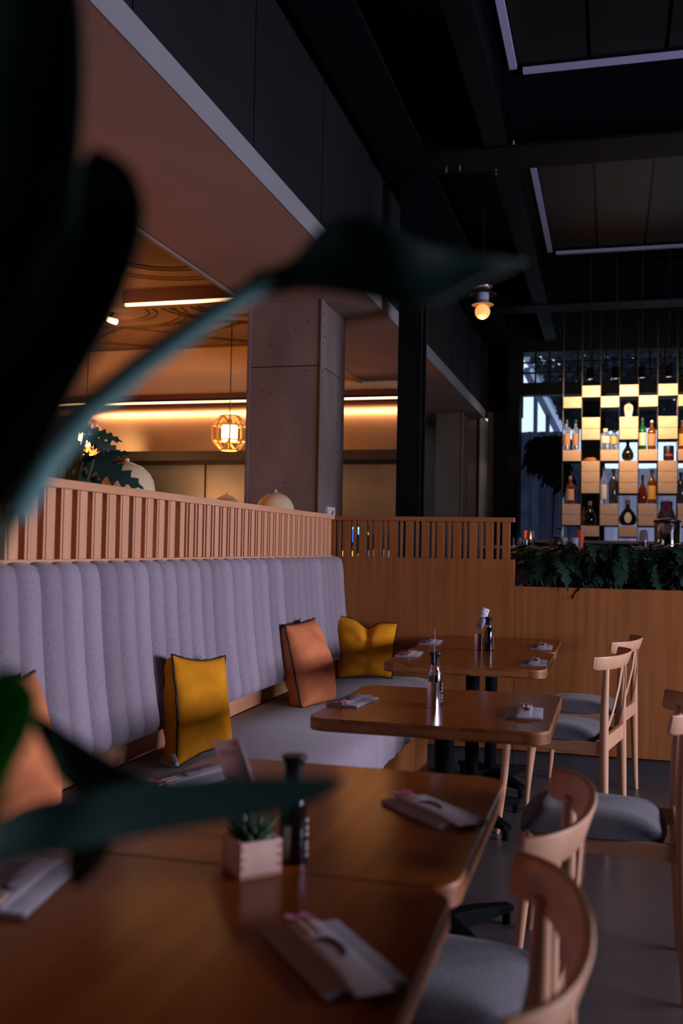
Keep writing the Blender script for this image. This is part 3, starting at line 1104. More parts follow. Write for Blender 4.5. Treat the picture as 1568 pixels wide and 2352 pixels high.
def table_card(label, TL, TR, BL, BR, mid=.3, logo='pink'):
    c = (TL + TR + BL + BR) / 4
    t = thing('table_card', label, 'card', c, 0, 'table cards')
    q = [p - c for p in (TL, TR, BR, BL)]
    MB().add(q, [(0, 1, 2, 3)]).build('paper', M['card'], t, solid=.0012)
    n = (q[1] - q[0]).cross(q[0] - q[3]).normalized()
    if n.dot(-c) < 0: n = -n

    def pt(u, v):
        return q[3].lerp(q[2], u).lerp(q[0].lerp(q[1], u), v) + n * .0012
    b = MB()
    for (u0, u1, v, h) in ((.12, .85, .72, .022), (.12, .85, .67, .012), (.12, .70, .635, .012), (.15, .6, .14, .012), (.15, .6, .10, .012)):
        b.add([pt(u0, v), pt(u1, v), pt(u1, v + h), pt(u0, v + h)], [(0, 1, 2, 3)])
    b.build('print', M['card_ink'], t)
    b = MB()
    for (u, v) in ((.62, .87), (.72, .88), (.80, .85), (.84, .89), (.76, .83)):
        b.add([pt(u, v), pt(u + .07, v), pt(u + .07, v + .03), pt(u, v + .03)], [(0, 1, 2, 3)])
    b.build('logo', M['pink'], t)
    return t


table_card('white printed table card clipped to the steel holder at the back', aty(1108, 1394, 4.95), aty(1124, 1401, 4.955), aty(1092, 1439, 4.95), aty(1108, 1445, 4.955))
table_card('pale table card in the foreground, leaning above the leaf', aty(488, 1702, 1.72), aty(548, 1696, 1.60), aty(522, 1800, 1.68), aty(582, 1795, 1.56))
cc = thing('table_card', 'table card seen edge-on like a thin grey line, on the middle table', 'card', (-.530, 3.112, .905), math.atan2(.53, 3.112), 'table cards')
MB().box((-.0008, -.028, -.012), (.0008, .028, .088)).build('paper', M['card'], cc)

# masu box with succulent
mz = thing('wooden_box', 'small square pale wooden box with finger joints on the foreground table', 'box', (-.527, 1.459, ZT), math.radians(45))
b = MB()
s, tkn, hh = .034, .006, .054
b.box((-s, -s, 0), (s, -s + tkn, hh)).box((-s, s - tkn, 0), (s, s, hh)).box((-s, -s + tkn, 0), (-s + tkn, s - tkn, hh)).box((s - tkn, -s + tkn, 0), (s, s - tkn, hh)).box((-s, -s, 0), (s, s, .006))
b.build('walls', M['masu'], mz, bevel=.0006)
b = MB()
for k in range(3):
    z = .014 + k * .0135
    for xx in (-s, s - tkn):
        b.box((xx - .0003, -s - .0006, z), (xx + tkn + .0003, -s + .001, z + .006))
        b.box((xx - .0003, s - .001, z), (xx + tkn + .0003, s + .0006, z + .006))
b.box((-s - .0004, -s - .0006, 0), (s + .0004, -s + .001, .006))
b.build('joint', M['masu_edge'], mz)
MB().box((-s + tkn, -s + tkn, .006), (s - tkn, s - tkn, .046)).build('soil', M['soil'], mz)
su = thing('succulent', 'small green spiky succulent planted in the pale wooden box', 'plant', (-.527, 1.459, ZT + .046))
b = MB()
rn = random.Random(11)
for k in range(26):
    a = k * 2.4
    tilt = .25 + .045 * k * .9
    tilt = min(tilt, 1.15)
    ln = .030 + .016 * rn.random() + (.006 if k > 8 else 0)
    d = Vector((math.cos(a) * math.sin(tilt), math.sin(a) * math.sin(tilt), math.cos(tilt)))
    p0 = Vector((math.cos(a) * .004, math.sin(a) * .004, .0))
    b.tube([p0, p0 + d * ln * .35, p0 + d * ln * .7 + Vector((0, 0, .002)), p0 + d * ln + Vector((0, 0, .006))], [.0035, .0052, .0036, .0004], 6)
b.build('leaves', M['succulent'], su, smooth=60)
for k, (dx, dy, r) in enumerate(((.02, .005, .008), (.012, .018, .007))):
    pe = thing('pebble', ('larger' if k == 0 else 'smaller') + ' grey pebble lying beside the succulent in the wooden box', 'stone', (-.527 + dx, 1.459 + dy, ZT + .046 + r * .7), 0, 'pebbles in the wooden box')
    MB().ball((0, 0, 0), r, 10, 6, sz=.8).build('stone', M['pebble'], pe)

# ================================================================== FOREGROUND PLANT


def leaf_strip(name, left, right, parent, m, base, bulge=.02, rows=30, cols=12, fold=.012):
    """leaf blade from two edge polylines of (x, y, depth) camera-ray points; the blade is cupped and folded along its rib"""
    def samp(pl, t):
        L_ = [0]
        P = [aty(p[0], p[1], p[2] * DK) for p in pl]
        for a, c in zip(P[:-1], P[1:]): L_.append(L_[-1] + (c - a).length)
        d = t * L_[-1]
        for i in range(len(P) - 1):
            if d <= L_[i + 1] or i == len(P) - 2:
                k = (d - L_[i]) / max(L_[i + 1] - L_[i], 1e-9)
                # catmull-rom
                p0, p1, p2, p3 = P[max(i - 1, 0)], P[i], P[i + 1], P[min(i + 2, len(P) - 1)]
                return .5 * ((2 * p1) + (p2 - p0) * k + (2 * p0 - 5 * p1 + 4 * p2 - p3) * k * k + (3 * p1 - p0 - 3 * p2 + p3) * k ** 3)
    G = []
    for i in range(rows + 1):
        t = i / rows
        a, c = samp(left, t), samp(right, t)
        view = ((a + c) / 2 - Vector((0, 0, CAMZ))).normalized()
        row = []
        for j in range(cols + 1):
            s = j / cols
            k = 1 - abs(2 * s - 1) ** 1.6
            wd = (c - a).length
            row.append(a.lerp(c, s) + view * (wd * bulge * k) - base)
        G.append(row)
    b = MB()
    b.grid(G)
    return b.build(name, m, parent, smooth=80, solid=.0008)


pbase = Vector((-.55, .26, 0))
DK = .72
fp = thing('potted_plant', 'blurred broad-leaved green plant filling the left foreground', 'plant', pbase)
b = MB()
b.lathe([(.0, 0), (.13, 0), (.16, .18), (.17, .34), (.155, .34), (.14, .30), (0, .30)], n=28)
b.build('pot', M['pot'], fp)
# huge back leaf
leaf_strip('leaf', [(60, -260, .60), (-90, 0, .58), (-140, 500, .58), (-100, 900, .60), (-20, 1180, .62)],
           [(120, -260, .60), (186, 0, .62), (188, 330, .62), (120, 800, .62), (-5, 1190, .62)], fp, M['leaf_dark'], pbase, .12)
leaf_strip('leaf', [(215, 340, .66), (150, 420, .63), (60, 620, .60), (0, 820, .58), (-50, 1000, .57), (-40, 1200, .56)],
           [(222, 338, .66), (300, 385, .65), (334, 480, .64), (318, 590, .63), (262, 740, .61), (185, 880, .59), (100, 1050, .57), (-20, 1205, .56)], fp, M['leaf_dark'], pbase, .10)
# arching petiole and its leaf
b = MB()
pet = [(30, 1180, .70), (100, 1060, .71), (200, 945, .73), (330, 835, .75), (470, 735, .77), (575, 668, .79), (680, 632, .81), (800, 618, .83), (930, 615, .85)]
b.tube([aty(p[0], p[1], p[2] * DK) - pbase for p in pet], [.0105, .0100, .0088, .0078, .0070, .0066, .0058, .0044, .0018], 10)
b.build('stem', M['stem_teal'], fp)
leaf_strip('leaf', [(560, 665, .79), (578, 628, .79), (650, 606, .79), (690, 575, .79), (735, 520, .79), (800, 497, .80), (880, 508, .81), (950, 552, .83), (1040, 572, .86), (1120, 585, .88), (1206, 601, .91)],
           [(560, 668, .79), (620, 676, .79), (690, 668, .80), (760, 672, .81), (860, 690, .82), (950, 706, .83), (1030, 685, .85), (1095, 648, .87), (1150, 632, .89), (1206, 604, .91)], fp, M['leaf_teal'], pbase, .10)
# lower leaves
leaf_strip('leaf', [(-60, 1900, .62), (80, 1848, .66), (200, 1822, .68), (350, 1796, .72), (500, 1784, .76), (650, 1784, .80), (797, 1788, .84)],
           [(-60, 2010, .62), (60, 1975, .65), (150, 1955, .67), (300, 1926, .71), (420, 1905, .74), (540, 1886, .77), (660, 1862, .80), (735, 1835, .82), (797, 1791, .84)], fp, M['leaf_teal'], pbase, .12)
leaf_strip('leaf', [(60, 1630, .72), (100, 1645, .72), (170, 1690, .73), (250, 1740, .74), (310, 1768, .75), (352, 1800, .76)],
           [(60, 1634, .72), (85, 1690, .72), (110, 1740, .72), (145, 1800, .73), (230, 1850, .74), (352, 1804, .76)], fp, M['leaf_dark'], pbase, .10)
leaf_strip('leaf', [(20, 1530, .62), (-40, 1570, .61), (-60, 1700, .60), (-40, 1850, .60), (-20, 1900, .60)],
           [(24, 1530, .62), (62, 1560, .62), (88, 1610, .62), (70, 1690, .61), (30, 1770, .60), (-20, 1904, .60)], fp, M['leaf_bright'], pbase, .10)
leaf_strip('leaf', [(160, 1925, .80), (156, 1970, .80), (156, 2010, .80), (172, 2042, .80)],
           [(262, 1920, .80), (250, 1960, .80), (215, 2010, .80), (174, 2043, .80)], fp, M['leaf_dark'], pbase, .10)
# stems down to the pot
b = MB()
top = Vector((0, 0, .30))
for p in ((30, 1180, .70), (-30, 1195, .56), (-15, 1185, .62), (-60, 1955, .62), (-20, 1902, .60), (60, 1632, .72)):
    e = aty(p[0], p[1], p[2] * DK) - pbase
    midp = top.lerp(e, .5) + Vector((-.05, 0, .05))
    pts = []
    for k in range(9):
        t = k / 8
        pts.append(top.lerp(midp, t).lerp(midp.lerp(e, t), t))
    b.tube(pts, [.008 - .003 * k / 8 for k in range(9)], 8)
b.build('stem', M['stem'], fp)

# ================================================================== FOLIAGE PLANTS


def lobed_leaf(b, base, d, up, ln, wd, droop=.4, lobes=5, curl=.15):
    """deeply lobed leaf blade growing from base along d"""
    d = d.normalized()
    r = d.cross(up).normalized()
    u = r.cross(d).normalized()
    n = lobes * 4
    mid, le, ri = [], [], []
    for i in range(n + 1):
        t = i / n
        c = base + d * (ln * t) - Vector((0, 0, 1)) * (droop * ln * t * t) + u * (.03 * ln * math.sin(PI * t))
        env = math.sin(PI * min(1, .12 + .88 * t) ** .8) ** .8 if t < .999 else .02
        saw = [1.0, .62, .42, .72][i % 4]
        wv = wd * env * saw * .5
        sweep = d * (.10 * ln * saw * env)
        mid.append(c)
        le.append(c - r * wv + sweep - u * (curl * wv))
        ri.append(c + r * wv + sweep - u * (curl * wv))
    b.grid([le, mid, ri])


def foliage_plant(label, loc, n, spread, height, ln, seed, group=None, name='foliage_plant', zlim=None, lean=(0, 0)):
    rn = random.Random(seed)
    t = thing(name, label, 'plant', loc, 0, group)
    bl, bs_ = MB(), MB()
    for k in range(n):
        a = rn.uniform(0, 2 * PI)
        rr = spread * math.sqrt(rn.random())
        h = height * rn.uniform(.25, 1.0)
        tip = Vector((math.cos(a) * rr + lean[0] * h, math.sin(a) * rr * .75 + lean[1] * h, h))
        if tip.y < -.03 and (tip.z < .17 or tip.y < -.10 and tip.z < .24):
            continue
        r0 = Vector((math.cos(a) * .02, math.sin(a) * .02, 0))
        ctl = Vector((tip.x * .35, tip.y * .35, h * .75))
        pts = []
        for i in range(7):
            s = i / 6
            pts.append(r0.lerp(ctl, s).lerp(ctl.lerp(tip, s), s))
        bs_.tube(pts, [.0035 - .0015 * i / 6 for i in range(7)], 6)
        d = Vector((math.cos(a + rn.uniform(-.6, .6)), math.sin(a + rn.uniform(-.6, .6)) - .25, rn.uniform(-.5, .35)))
        L_ = ln * rn.uniform(.75, 1.2) * (1 if tip.z > .2 or tip.y > 0 else .8)
        lobed_leaf(bl, tip, d, Vector((0, 0, 1)), L_, L_ * rn.uniform(.5, .68), rn.uniform(.25, .9), rn.choice((4, 5, 5, 6)), rn.uniform(.1, .5))
    bl.build('foliage', M['leaf_dark'], t, smooth=50)
    bs_.build('stems', M['stem'], t)
    return t


zp = .96
for k, (x, lab) in enumerate(((-.36, 'dark lobed-leaf plant at the left end of the planter, beside the partition'), (-.17, 'dark lobed-leaf plant in the planter, below the orange tumbler'),
                              (.03, 'dark lobed-leaf plant in the middle of the planter, under the oval-label bottle'), (.22, 'dark lobed-leaf plant in the planter, below the glass bell jar'),
                              (.41, 'dark lobed-leaf plant at the right edge of the picture, trailing over the planter front'), (.60, 'dark lobed-leaf plant in the planter, cut off by the right edge'))):
    foliage_plant(lab, (x, 5.99 + .03 * (k % 2), zp), 90, .17, .34, .155, 40 + k, 'dark plants in the planter')
foliage_plant('dark lobed-leaf plant rising behind the slatted screen, in front of the left pendant', (-2.0, 3.05, 0), 1, .01, .01, .05, 1) if False else None
# plant behind the side screen
pl = thing('foliage_plant', 'dark jagged-leaved plant rising behind the slatted screen in front of the left pendant', 'plant', (-1.95, 3.1, 0))
po = Vector((-1.95, 3.1, 0))
MB().lathe([(0, 0), (.13, 0), (.17, .5), (.15, .5), (.14, .45), (0, .45)], n=24).build('pot', M['pot'], pl)
bl, bs_ = MB(), MB()
YP = 3.1
for (x0, y0, x1, y1, wd, fl) in ((195, 1000, 285, 1045, 46, .5), (185, 1050, 330, 1115, 80, .45), (180, 985, 282, 1010, 44, .35), (215, 1055, 300, 1035, 40, .2), (140, 1040, 118, 1000, 40, .3), (190, 1060, 140, 1065, 60, .6),
                                 (170, 1090, 250, 1125, 60, .4), (175, 1010, 190, 1075, 50, .4), (150, 1100, 190, 1130, 50, .4), (175, 980, 140, 950, 12, .1), (200, 995, 240, 1040, 40, .5)):
    p, q = aty(x0, y0, YP), aty(x1, y1, YP + .10)
    d = q - p
    lobed_leaf(bl, p - po, d, Vector((.2, -1, .45)), d.length, wd / FPX * YP, .05, 6, .15)
    c0 = Vector((0, 0, .45))
    e = p - po
    cm = Vector((e.x * .6, e.y * .5, max(.9, e.z - .25)))
    bs_.tube([c0.lerp(cm, s / 6).lerp(cm.lerp(e, s / 6), s / 6) for s in range(7)], .005, 6)
bl.build('foliage', M['leaf_dark'], pl, smooth=50)
bs_.build('stems', M['stem'], pl)

# ================================================================== KITCHEN BEHIND THE BENCH
hood = thing('extractor_hood', 'long brushed metal kitchen hood glowing gold under the red beam', 'hood', (-4.4, 9.3, 0))
o = Vector((-4.4, 9.3, 0))
b = MB()
V = [(-7.9, 9.30, 2.635), (-1.84, 9.30, 2.635), (-1.84, 9.10, 2.165), (-7.9, 9.10, 2.165), (-7.9, 9.55, 2.635), (-1.84, 9.55, 2.635), (-1.84, 9.55, 2.165), (-7.9, 9.55, 2.165)]
b.add([Vector(v) - o for v in V], [(0, 1, 2, 3), (4, 7, 6, 5), (0, 4, 5, 1), (3, 2, 6, 7), (0, 3, 7, 4), (1, 5, 6, 2)])
b.build('hood_front', M['brass'], hood)
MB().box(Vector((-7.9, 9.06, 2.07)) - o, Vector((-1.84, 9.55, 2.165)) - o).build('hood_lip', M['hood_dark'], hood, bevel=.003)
MB().box(Vector((-7.9, 9.28, 2.635)) - o, Vector((-1.84, 9.58, 2.668)) - o).build('hood_top', M['red_paint'], hood)
sb = thing('splashback', 'steel sheet splashback panels under the kitchen hood', 'wall panel', (-4.4, 9.57, 0))
o = Vector((-4.4, 9.57, 0))
for x0, x1 in ((-7.9, -5.6), (-5.59, -4.05), (-4.04, -2.72), (-2.71, -1.84)):
    MB().box(Vector((x0, 9.56, 1.0)) - o, Vector((x1 - .008, 9.595, 2.07)) - o).build('panel', M['steel_sheet'], sb, bevel=.002)
kc = thing('kitchen_counter', 'steel kitchen counter below the splashback, mostly hidden behind the screen', 'counter', (-4.4, 9.1, 0))
MB().box((-3.5, -.4, 0), (2.4, .4, .95)).build('body', M['steel_sheet'], kc, bevel=.004)


def led(label, p, q, wd, h, m, glow, cat='light', name='led_strip', group=None):
    c = (Vector(p) + Vector(q)) / 2
    t = thing(name, label, cat, c, 0, group)
    b = MB()
    b.bar(Vector(p) - c, Vector(q) - c, wd, h)
    b.build('diffuser', m, t)
    b = MB()
    b.bar(Vector(p) - c + Vector((0, 0, h * .9)), Vector(q) - c + Vector((0, 0, h * .9)), wd * 1.25, h)
    b.build('profile', M['black_steel'], t)
    return t


led('warm LED strip glowing under the red beam above the metal hood', (-7.9, 9.33, 2.690), (-1.85, 9.33, 2.690), .03, .018, M['led_warm'], 1, group='warm LED strips in the kitchen')
led('warm LED strip on the kitchen ceiling beam, left of the concrete column', (-3.84, 7.33, 3.192), (-2.44, 7.33, 3.192), .035, .022, M['led_warm'], 1, group='warm LED strips in the kitchen')
area('kitchen_led_light', (-4.4, 9.20, 2.655), (-4.4, 9.15, 2.2), 5.0, .03, 16, WARM)
area('ceiling_led_light', (-3.1, 7.3, 3.17), (-3.1, 7.3, 0), 1.4, .03, 5, WARM)
# daylight profiles on the main ceiling
ZL = 4.24
for (lab, p, q) in (('pale ceiling light bar running lengthwise in the nearest ceiling bay', (-.605, .6, ZL), (-.605, 6.13, ZL)), ('pale ceiling light bar running across the front of the nearest ceiling bay', (-.55, 6.19, ZL), (1.75, 6.19, ZL)),
                    ('pale ceiling light bar running lengthwise in the second ceiling bay', (-.605, 6.75, ZL), (-.605, 10.05, ZL)), ('pale ceiling light bar running across the second ceiling bay', (-.55, 10.13, ZL), (1.75, 10.13, ZL))):
    led(lab, p, q, .045, .03, M['led_face'], 0, group='ceiling light bars')


# faceted wooden pendants
def facet_pendant(label, loc):
    t = thing('pendant_lamp', label, 'lamp', loc, 0, 'faceted wooden pendants')
    R1, R2, h1, h2 = .086, .158, .155, .068
    n = 8
    V = []
    for r, z in ((R1, h1), (R2, h2), (R2, -h2), (R1, -h1)):
        V.append([Vector((r * math.cos(2 * PI * (k + .5) / n), r * math.sin(2 * PI * (k + .5) / n), z)) for k in range(n)])
    b = MB()
    for k in range(n):
        for lv in range(4):
            b.bar(V[lv][k], V[lv][(k + 1) % n], .016, .012, (0, 0, 1.01))
        for lv in range(3):
            b.bar(V[lv][k], V[lv + 1][k], .016, .012, Vector((V[lv][k].x, V[lv][k].y, .01)))
        if k % 2:
            b.bar(V[0][k], V[1][(k + 1) % n], .012, .010, (0, 0, 1.01))
            b.bar(V[3][k], V[2][(k + 1) % n], .012, .010, (0, 0, 1.01))
    b.build('frame', M['lamp_wood'], t, smooth=0)
    b = MB()
    b.lathe([(0, -.068), (.066, -.068), (.072, -.06), (.072, .06), (.066, .068), (0, .068)], n=24)
    b.build('diffuser', M['glow'], t)
    MB().tube([(0, 0, .06), (0, 0, 3.3 - loc[2])], .005, 6).build('cord', M['cap_black'], t)
    MB().lathe([(0, .07), (.022, .07), (.016, .13), (0, .13)], n=12).build('socket', M['cap_black'], t)
    point('pendant_glow', Vector(loc) + Vector((0, 0, -.11)), 2.5, (1, .55, .22), .05)
    return t


facet_pendant('faceted wooden pendant lamp hanging beside the concrete column', aty(527, 995, 8.5))
facet_pendant('faceted wooden pendant lamp at left, partly hidden by the jagged-leaved plant', aty(197, 1005, 8.2))

# spotlight on kitchen ceiling + its glow
sl = thing('spotlight', 'small white ceiling spotlight beside the big dark leaf', 'light', aty(257, 737, 7.9))
P0 = aty(257, 737, 7.9)
b = MB()
b.tube([Vector((-.045, 0, .018)), Vector((.045, 0, -.012))], .024, 14)
b.build('lens', M['spot_lens'], sl)
MB().tube([Vector((-.05, .03, .03)), Vector((-.02, .05, 3.30 - P0.z))], .012, 8).build('bracket', M['black_steel'], sl)
pj = thing('ceiling_projector', 'dark box fixture on the kitchen ceiling near the soffit edge', 'fixture', (-3.15, 5.55, 3.22))
MB().box((-.11, -.22, -.06), (.11, .22, .05)).build('body', M['hood_dark'], pj, bevel=.01)
MB().tube([(0, 0, .05), (0, 0, .08)], .03, 12).build('mount', M['black_steel'], pj)
spot('spot_glow', aty(250, 745, 7.85), (-4.45, 9.3, 3.28), 14, (1, .50, .22), 80, .9)
spot('hood_spot', (-3.55, 8.2, 3.22), aty(430, 1042, 9.15), 16, (1, .55, .22), 32, 1.0)
spot('hood_spot', (-5.2, 8.2, 3.22), (-5.2, 9.15, 2.25), 12, (1, .55, .22), 60, .9)
area('kitchen_fill', (-4.2, 6.5, 3.15), (-4.2, 8.6, 2.0), 1.4, 1.0, 24, (1, .40, .13))
area('kitchen_worklight', (-4.4, 9.25, 2.06), (-4.4, 9.45, 1.0), 5.0, .05, 2.5, (1, .45, .17))
point('dining_pendant_glow', (-4.0, 2.2, 2.2), 32, (1, .32, .10), .12)  # three added fill lights, no pendants hang here; they warm soffit and kitchen
point('dining_pendant_glow', (-4.4, 8.2, 1.75), 34, (1, .36, .11), .12)
point('dining_pendant_glow', (-3.6, 4.4, 1.6), 30, (1, .30, .08), .12)


# dome lamps behind the slatted screen
def dome_lamp(label, c, r, h):
    t = thing('dome_lamp', label, 'lamp', (c.x, c.y, 0), 0, 'cream dome lamps behind the screen')
    z0 = c.z
    b = MB()
    prof = [(r, z0), (r * .99, z0 + h * .12), (r * .93, z0 + h * .38), (r * .78, z0 + h * .64), (r * .55, z0 + h * .84), (r * .30, z0 + h * .94), (r * .12, z0 + h * 1.0), (.0, z0 + h * 1.02)]
    b.lathe(prof, n=40)
    b.build('shade', M['dome'], t, smooth=50)
    MB().ball((0, 0, z0 + h * 1.06), r * .085, 14, 8).build('finial', M['dome'], t)
    MB().tube([(0, 0, .02), (0, 0, z0 + h * .9)], .012, 12).build('stem', M['lamp_metal'], t)
    MB().lathe([(0, 0), (.14, 0), (.13, .02), (.03, .03), (0, .03)], n=24).build('base', M['lamp_metal'], t)
    return t


dome_lamp('cream dome lamp with ball finial in front of the concrete column', aty(632, 1178, 5.95), .122, .13)
dome_lamp('cream dome lamp behind the jagged-leaved plant', aty(290, 1130, 4.25), .135, .142)
dome_lamp('cream dome lamp barely showing above the screen, left of the concrete column', aty(520, 1172, 6.25), .10, .105)

# notice on the column side face
nt = thing('notice_plate', 'narrow red notice strip with white marks on the concrete column side', 'sign', (-1.868, 6.62, 1.3))
o = Vector((-1.868, 6.62, 1.3))
MB().box(Vector((-1.876, 6.54, 1.12)) - o, Vector((-1.862, 6.70, 1.42)) - o).build('board', M['notice_red'], nt)
MB().box(Vector((-1.876, 6.53, 1.425)) - o, Vector((-1.860, 6.71, 1.52)) - o).build('white_plate', M['notice_white'], nt)
b = MB()
b.bar(Vector((-1.859, 6.60, 1.455)) - o, Vector((-1.859, 6.66, 1.495)) - o, .006, .012)
b.build('tick_mark', M['black_steel'], nt)
b = MB()
for z, hh_ in ((1.40, .012), (1.325, .01), (1.29, .025), (1.245, .035), (1.20, .025)):
    b.box(Vector((-1.863, 6.58, z)) - o, Vector((-1.8605, 6.66, z + hh_)) - o)
b.build('white_mark', M['notice_white'], nt)

# things seen through the partition slats
ms = thing('menu_screen', 'glowing blue screen seen through the partition slats', 'screen', aty(816, 1228, 9.0))
b = MB().box((-.085, -.02, -.10), (.085, .0, .075)).build('casing', M['black_steel'], ms)
MB().box((-.075, -.024, -.07), (0, -.02, .055)).build('picture', M['screen'], ms)
MB().box((0, -.024, -.07), (.075, -.02, .055)).build('picture', M['screen_cyan'], ms)
MB().box((-.075, -.0245, .055), (.075, -.02, .068)).build('title_bar', M['screen_white'], ms)
MB().box((-.02, .0, -1.2 + .1), (.02, .03, .05)).build('stand', M['black_steel'], ms)
fs = thing('lit_sign', 'small lit yellow and red sign seen through the partition slats', 'sign', aty(843, 1235, 9.0))
MB().box((-.03, 0, -1.2), (.03, .02, .11)).build('backing', M['hood_dark'], fs)
b = MB()
b.lathe([(0, -.04), (.012, -.03), (.024, .02), (.012, .05), (.005, .09), (0, .1)], (0, -.02, 0), 10)
b.build('flame_shape', M['sign_yellow'], fs)
MB().box((-.02, -.012, -.10), (.02, -.004, -.03)).build('red_panel', M['sign_red'], fs)
am = thing('lit_counter_front', 'amber lit counter front low behind the partition slats', 'counter', aty(820, 1270, 9.05))
MB().box((-.35, 0, -.045), (.14, .03, .018)).build('glowing_panel', M['amber'], am)
MB().box((-.37, .01, -1.15), (.16, .06, .03)).build('body', M['hood_dark'], am)
wc = thing('shell_chair', 'pale rounded chair back seen through the partition slats', 'chair', (aty(885, 1262, 8.0).x, 8.0, 0))
b = MB()
G = []
for i in range(13):
    a = math.radians(200 + 140 * i / 12)
    G.append([Vector((.24 * math.cos(a), .22 * math.sin(a), z)) for z in (.42, .8, 1.15, 1.24 - .06 * abs(i - 6) / 6)])
b.grid(G)
b.build('shell', M['white_chair'], wc, solid=.03)
MB().lathe([(0, .42), (.22, .42), (.23, .46), (0, .47)], n=20).build('seat', M['white_chair'], wc)
for k in range(4):
    a = PI / 4 + k * PI / 2
    MB().tube([(.15 * math.cos(a), .15 * math.sin(a), .43), (.2 * math.cos(a), .2 * math.sin(a), 0)], .014, 8).build('leg', M['lamp_metal'], wc)
ov = thing('oven', 'black oven unit seen through the partition slats', 'oven', (aty(872, 1230, 9.1).x, 8.75, 0))
MB().box((-.13, -.1, 0), (.13, .1, 1.36)).build('body', M['tin_black'], ov, bevel=.005)
MB().box((-.11, -.105, 1.0), (.11, -.1, 1.3)).build('door', M['cap_black'], ov)

# ================================================================== PENDANT SPOT BY THE BEAM
pc = aty(1108, 690, 7.6)
hl = thing('hanging_lamp', 'stacked-disc hanging lamp with an amber globe bulb beside the black beams', 'lamp', pc)
MB().tube([(0, 0, .12), (0, 0, 4.27 - pc.z)], .004, 6).build('cord', M['cap_black'], hl)
MB().lathe([(0, .128), (.070, .112), (.074, .106), (.072, .100), (.0, .108)], n=28).build('top_disc', M['lamp_metal'], hl)
b = MB()
b.lathe([(.03, .10), (.04, .09), (.105, .045), (.102, .040), (.045, .062), (.03, .065)], n=28)
b.build('shade', M['hood_dark'], hl)
MB().lathe([(.052, .098), (.054, .10), (.054, .104), (0, .105)], n=24).build('rim', M['dome'], hl)
MB().lathe([(0, .07), (.047, .07), (.049, .03), (.047, -.002), (0, -.002)], n=24).build('collar', M['led_face'], hl)
MB().lathe([(.03, .0), (.05, -.012), (.085, -.035), (.082, -.038), (.05, -.02), (.0, -.008)], n=28).build('reflector', M['dome'], hl)
MB().ball((0, 0, -.088), .058, 24, 14).build('bulb', M['bulb'], hl)
point('hanging_lamp_glow', pc + Vector((0, -.02, -.165)), 1.2, (1, .5, .2), .03)

# ================================================================== BAR
YB = 11.0
XC = [aty(x, 1050, YB).x for x in (1291, 1334.3, 1377.5, 1421, 1465.3, 1510, 1556)]
XC.append(XC[-1] + (XC[-1] - XC[-2]))
zrow = lambda y, x=1312: aty(x, y, YB).z
even_rows = [((911, 937), 1), ((1033, 1059), 1), ((1157, 1206), 2)]
odd_rows = [((885, 912), 1), ((958, 1010), 2), ((1058, 1133), 3), ((1207, 1232), 1)]
BD = .20
shelf = thing('bar_shelf', 'black steel rod shelf frame carrying tan blocks and bottles', 'shelf', (0, YB, 0))
so = Vector((0, YB, 0))
zc = 1.36
for i, x in enumerate(XC):
    for yy in (YB + .01, YB + BD - .01):
        MB().tube([Vector((x, yy, zc)) - so, Vector((x, yy, 4.28)) - so], .0045, 6).build('rod', M['rod'], shelf)
block0 = None
ordn = ['first', 'second', 'third', 'fourth', 'fifth', 'sixth', 'seventh']
for c in range(7):
    rows = odd_rows if c % 2 else even_rows
    refx = 1355 if c % 2 else 1312
    names = (['topmost, standing alone', 'pair below the top one', 'triple stack', 'lowest, standing alone'] if c % 2 else ['topmost, standing alone', 'middle one, standing alone', 'lowest pair'])
    for (yr, n), nm in zip(rows, names):
        zt, zb = zrow(yr[0], refx), zrow(yr[1], refx)
        xa, xb = XC[c] + .003, XC[c + 1] - .003
        MB().box(Vector((xa - .003, YB - .004, zb - .012)) - so, Vector((xb + .003, YB + BD + .004, zb)) - so).build('plate', M['black_steel'], shelf)
        hb = (zt - zb) / n
        for k in range(n):
            lab = 'tan rough block in the %s shelf column from the left, %s' % (ordn[c], nm)
            if n > 1:
                lab = 'tan block in the %s shelf column from the left, %s of its %s' % (ordn[c], {(2, 0): 'lower', (2, 1): 'upper', (3, 0): 'bottom', (3, 1): 'middle', (3, 2): 'top'}[(n, k)], nm.replace('pair below the top one', 'upper pair'))
            blk = MB().box((-(xb - xa) / 2, 0, 0), ((xb - xa) / 2, BD, hb - .0025)).build('shelf_block', M['block'], bevel=.004)
            blk.location = ((xa + xb) / 2, YB, zb + k * hb)
            tag(blk, lab, 'block', 'tan blocks on the bar shelf')

# gaps need a floor plate where bottles stand on a block; glass back strips
PXM = YB * .93 / FPX * 1.04   # metres per photo pixel at the shelf


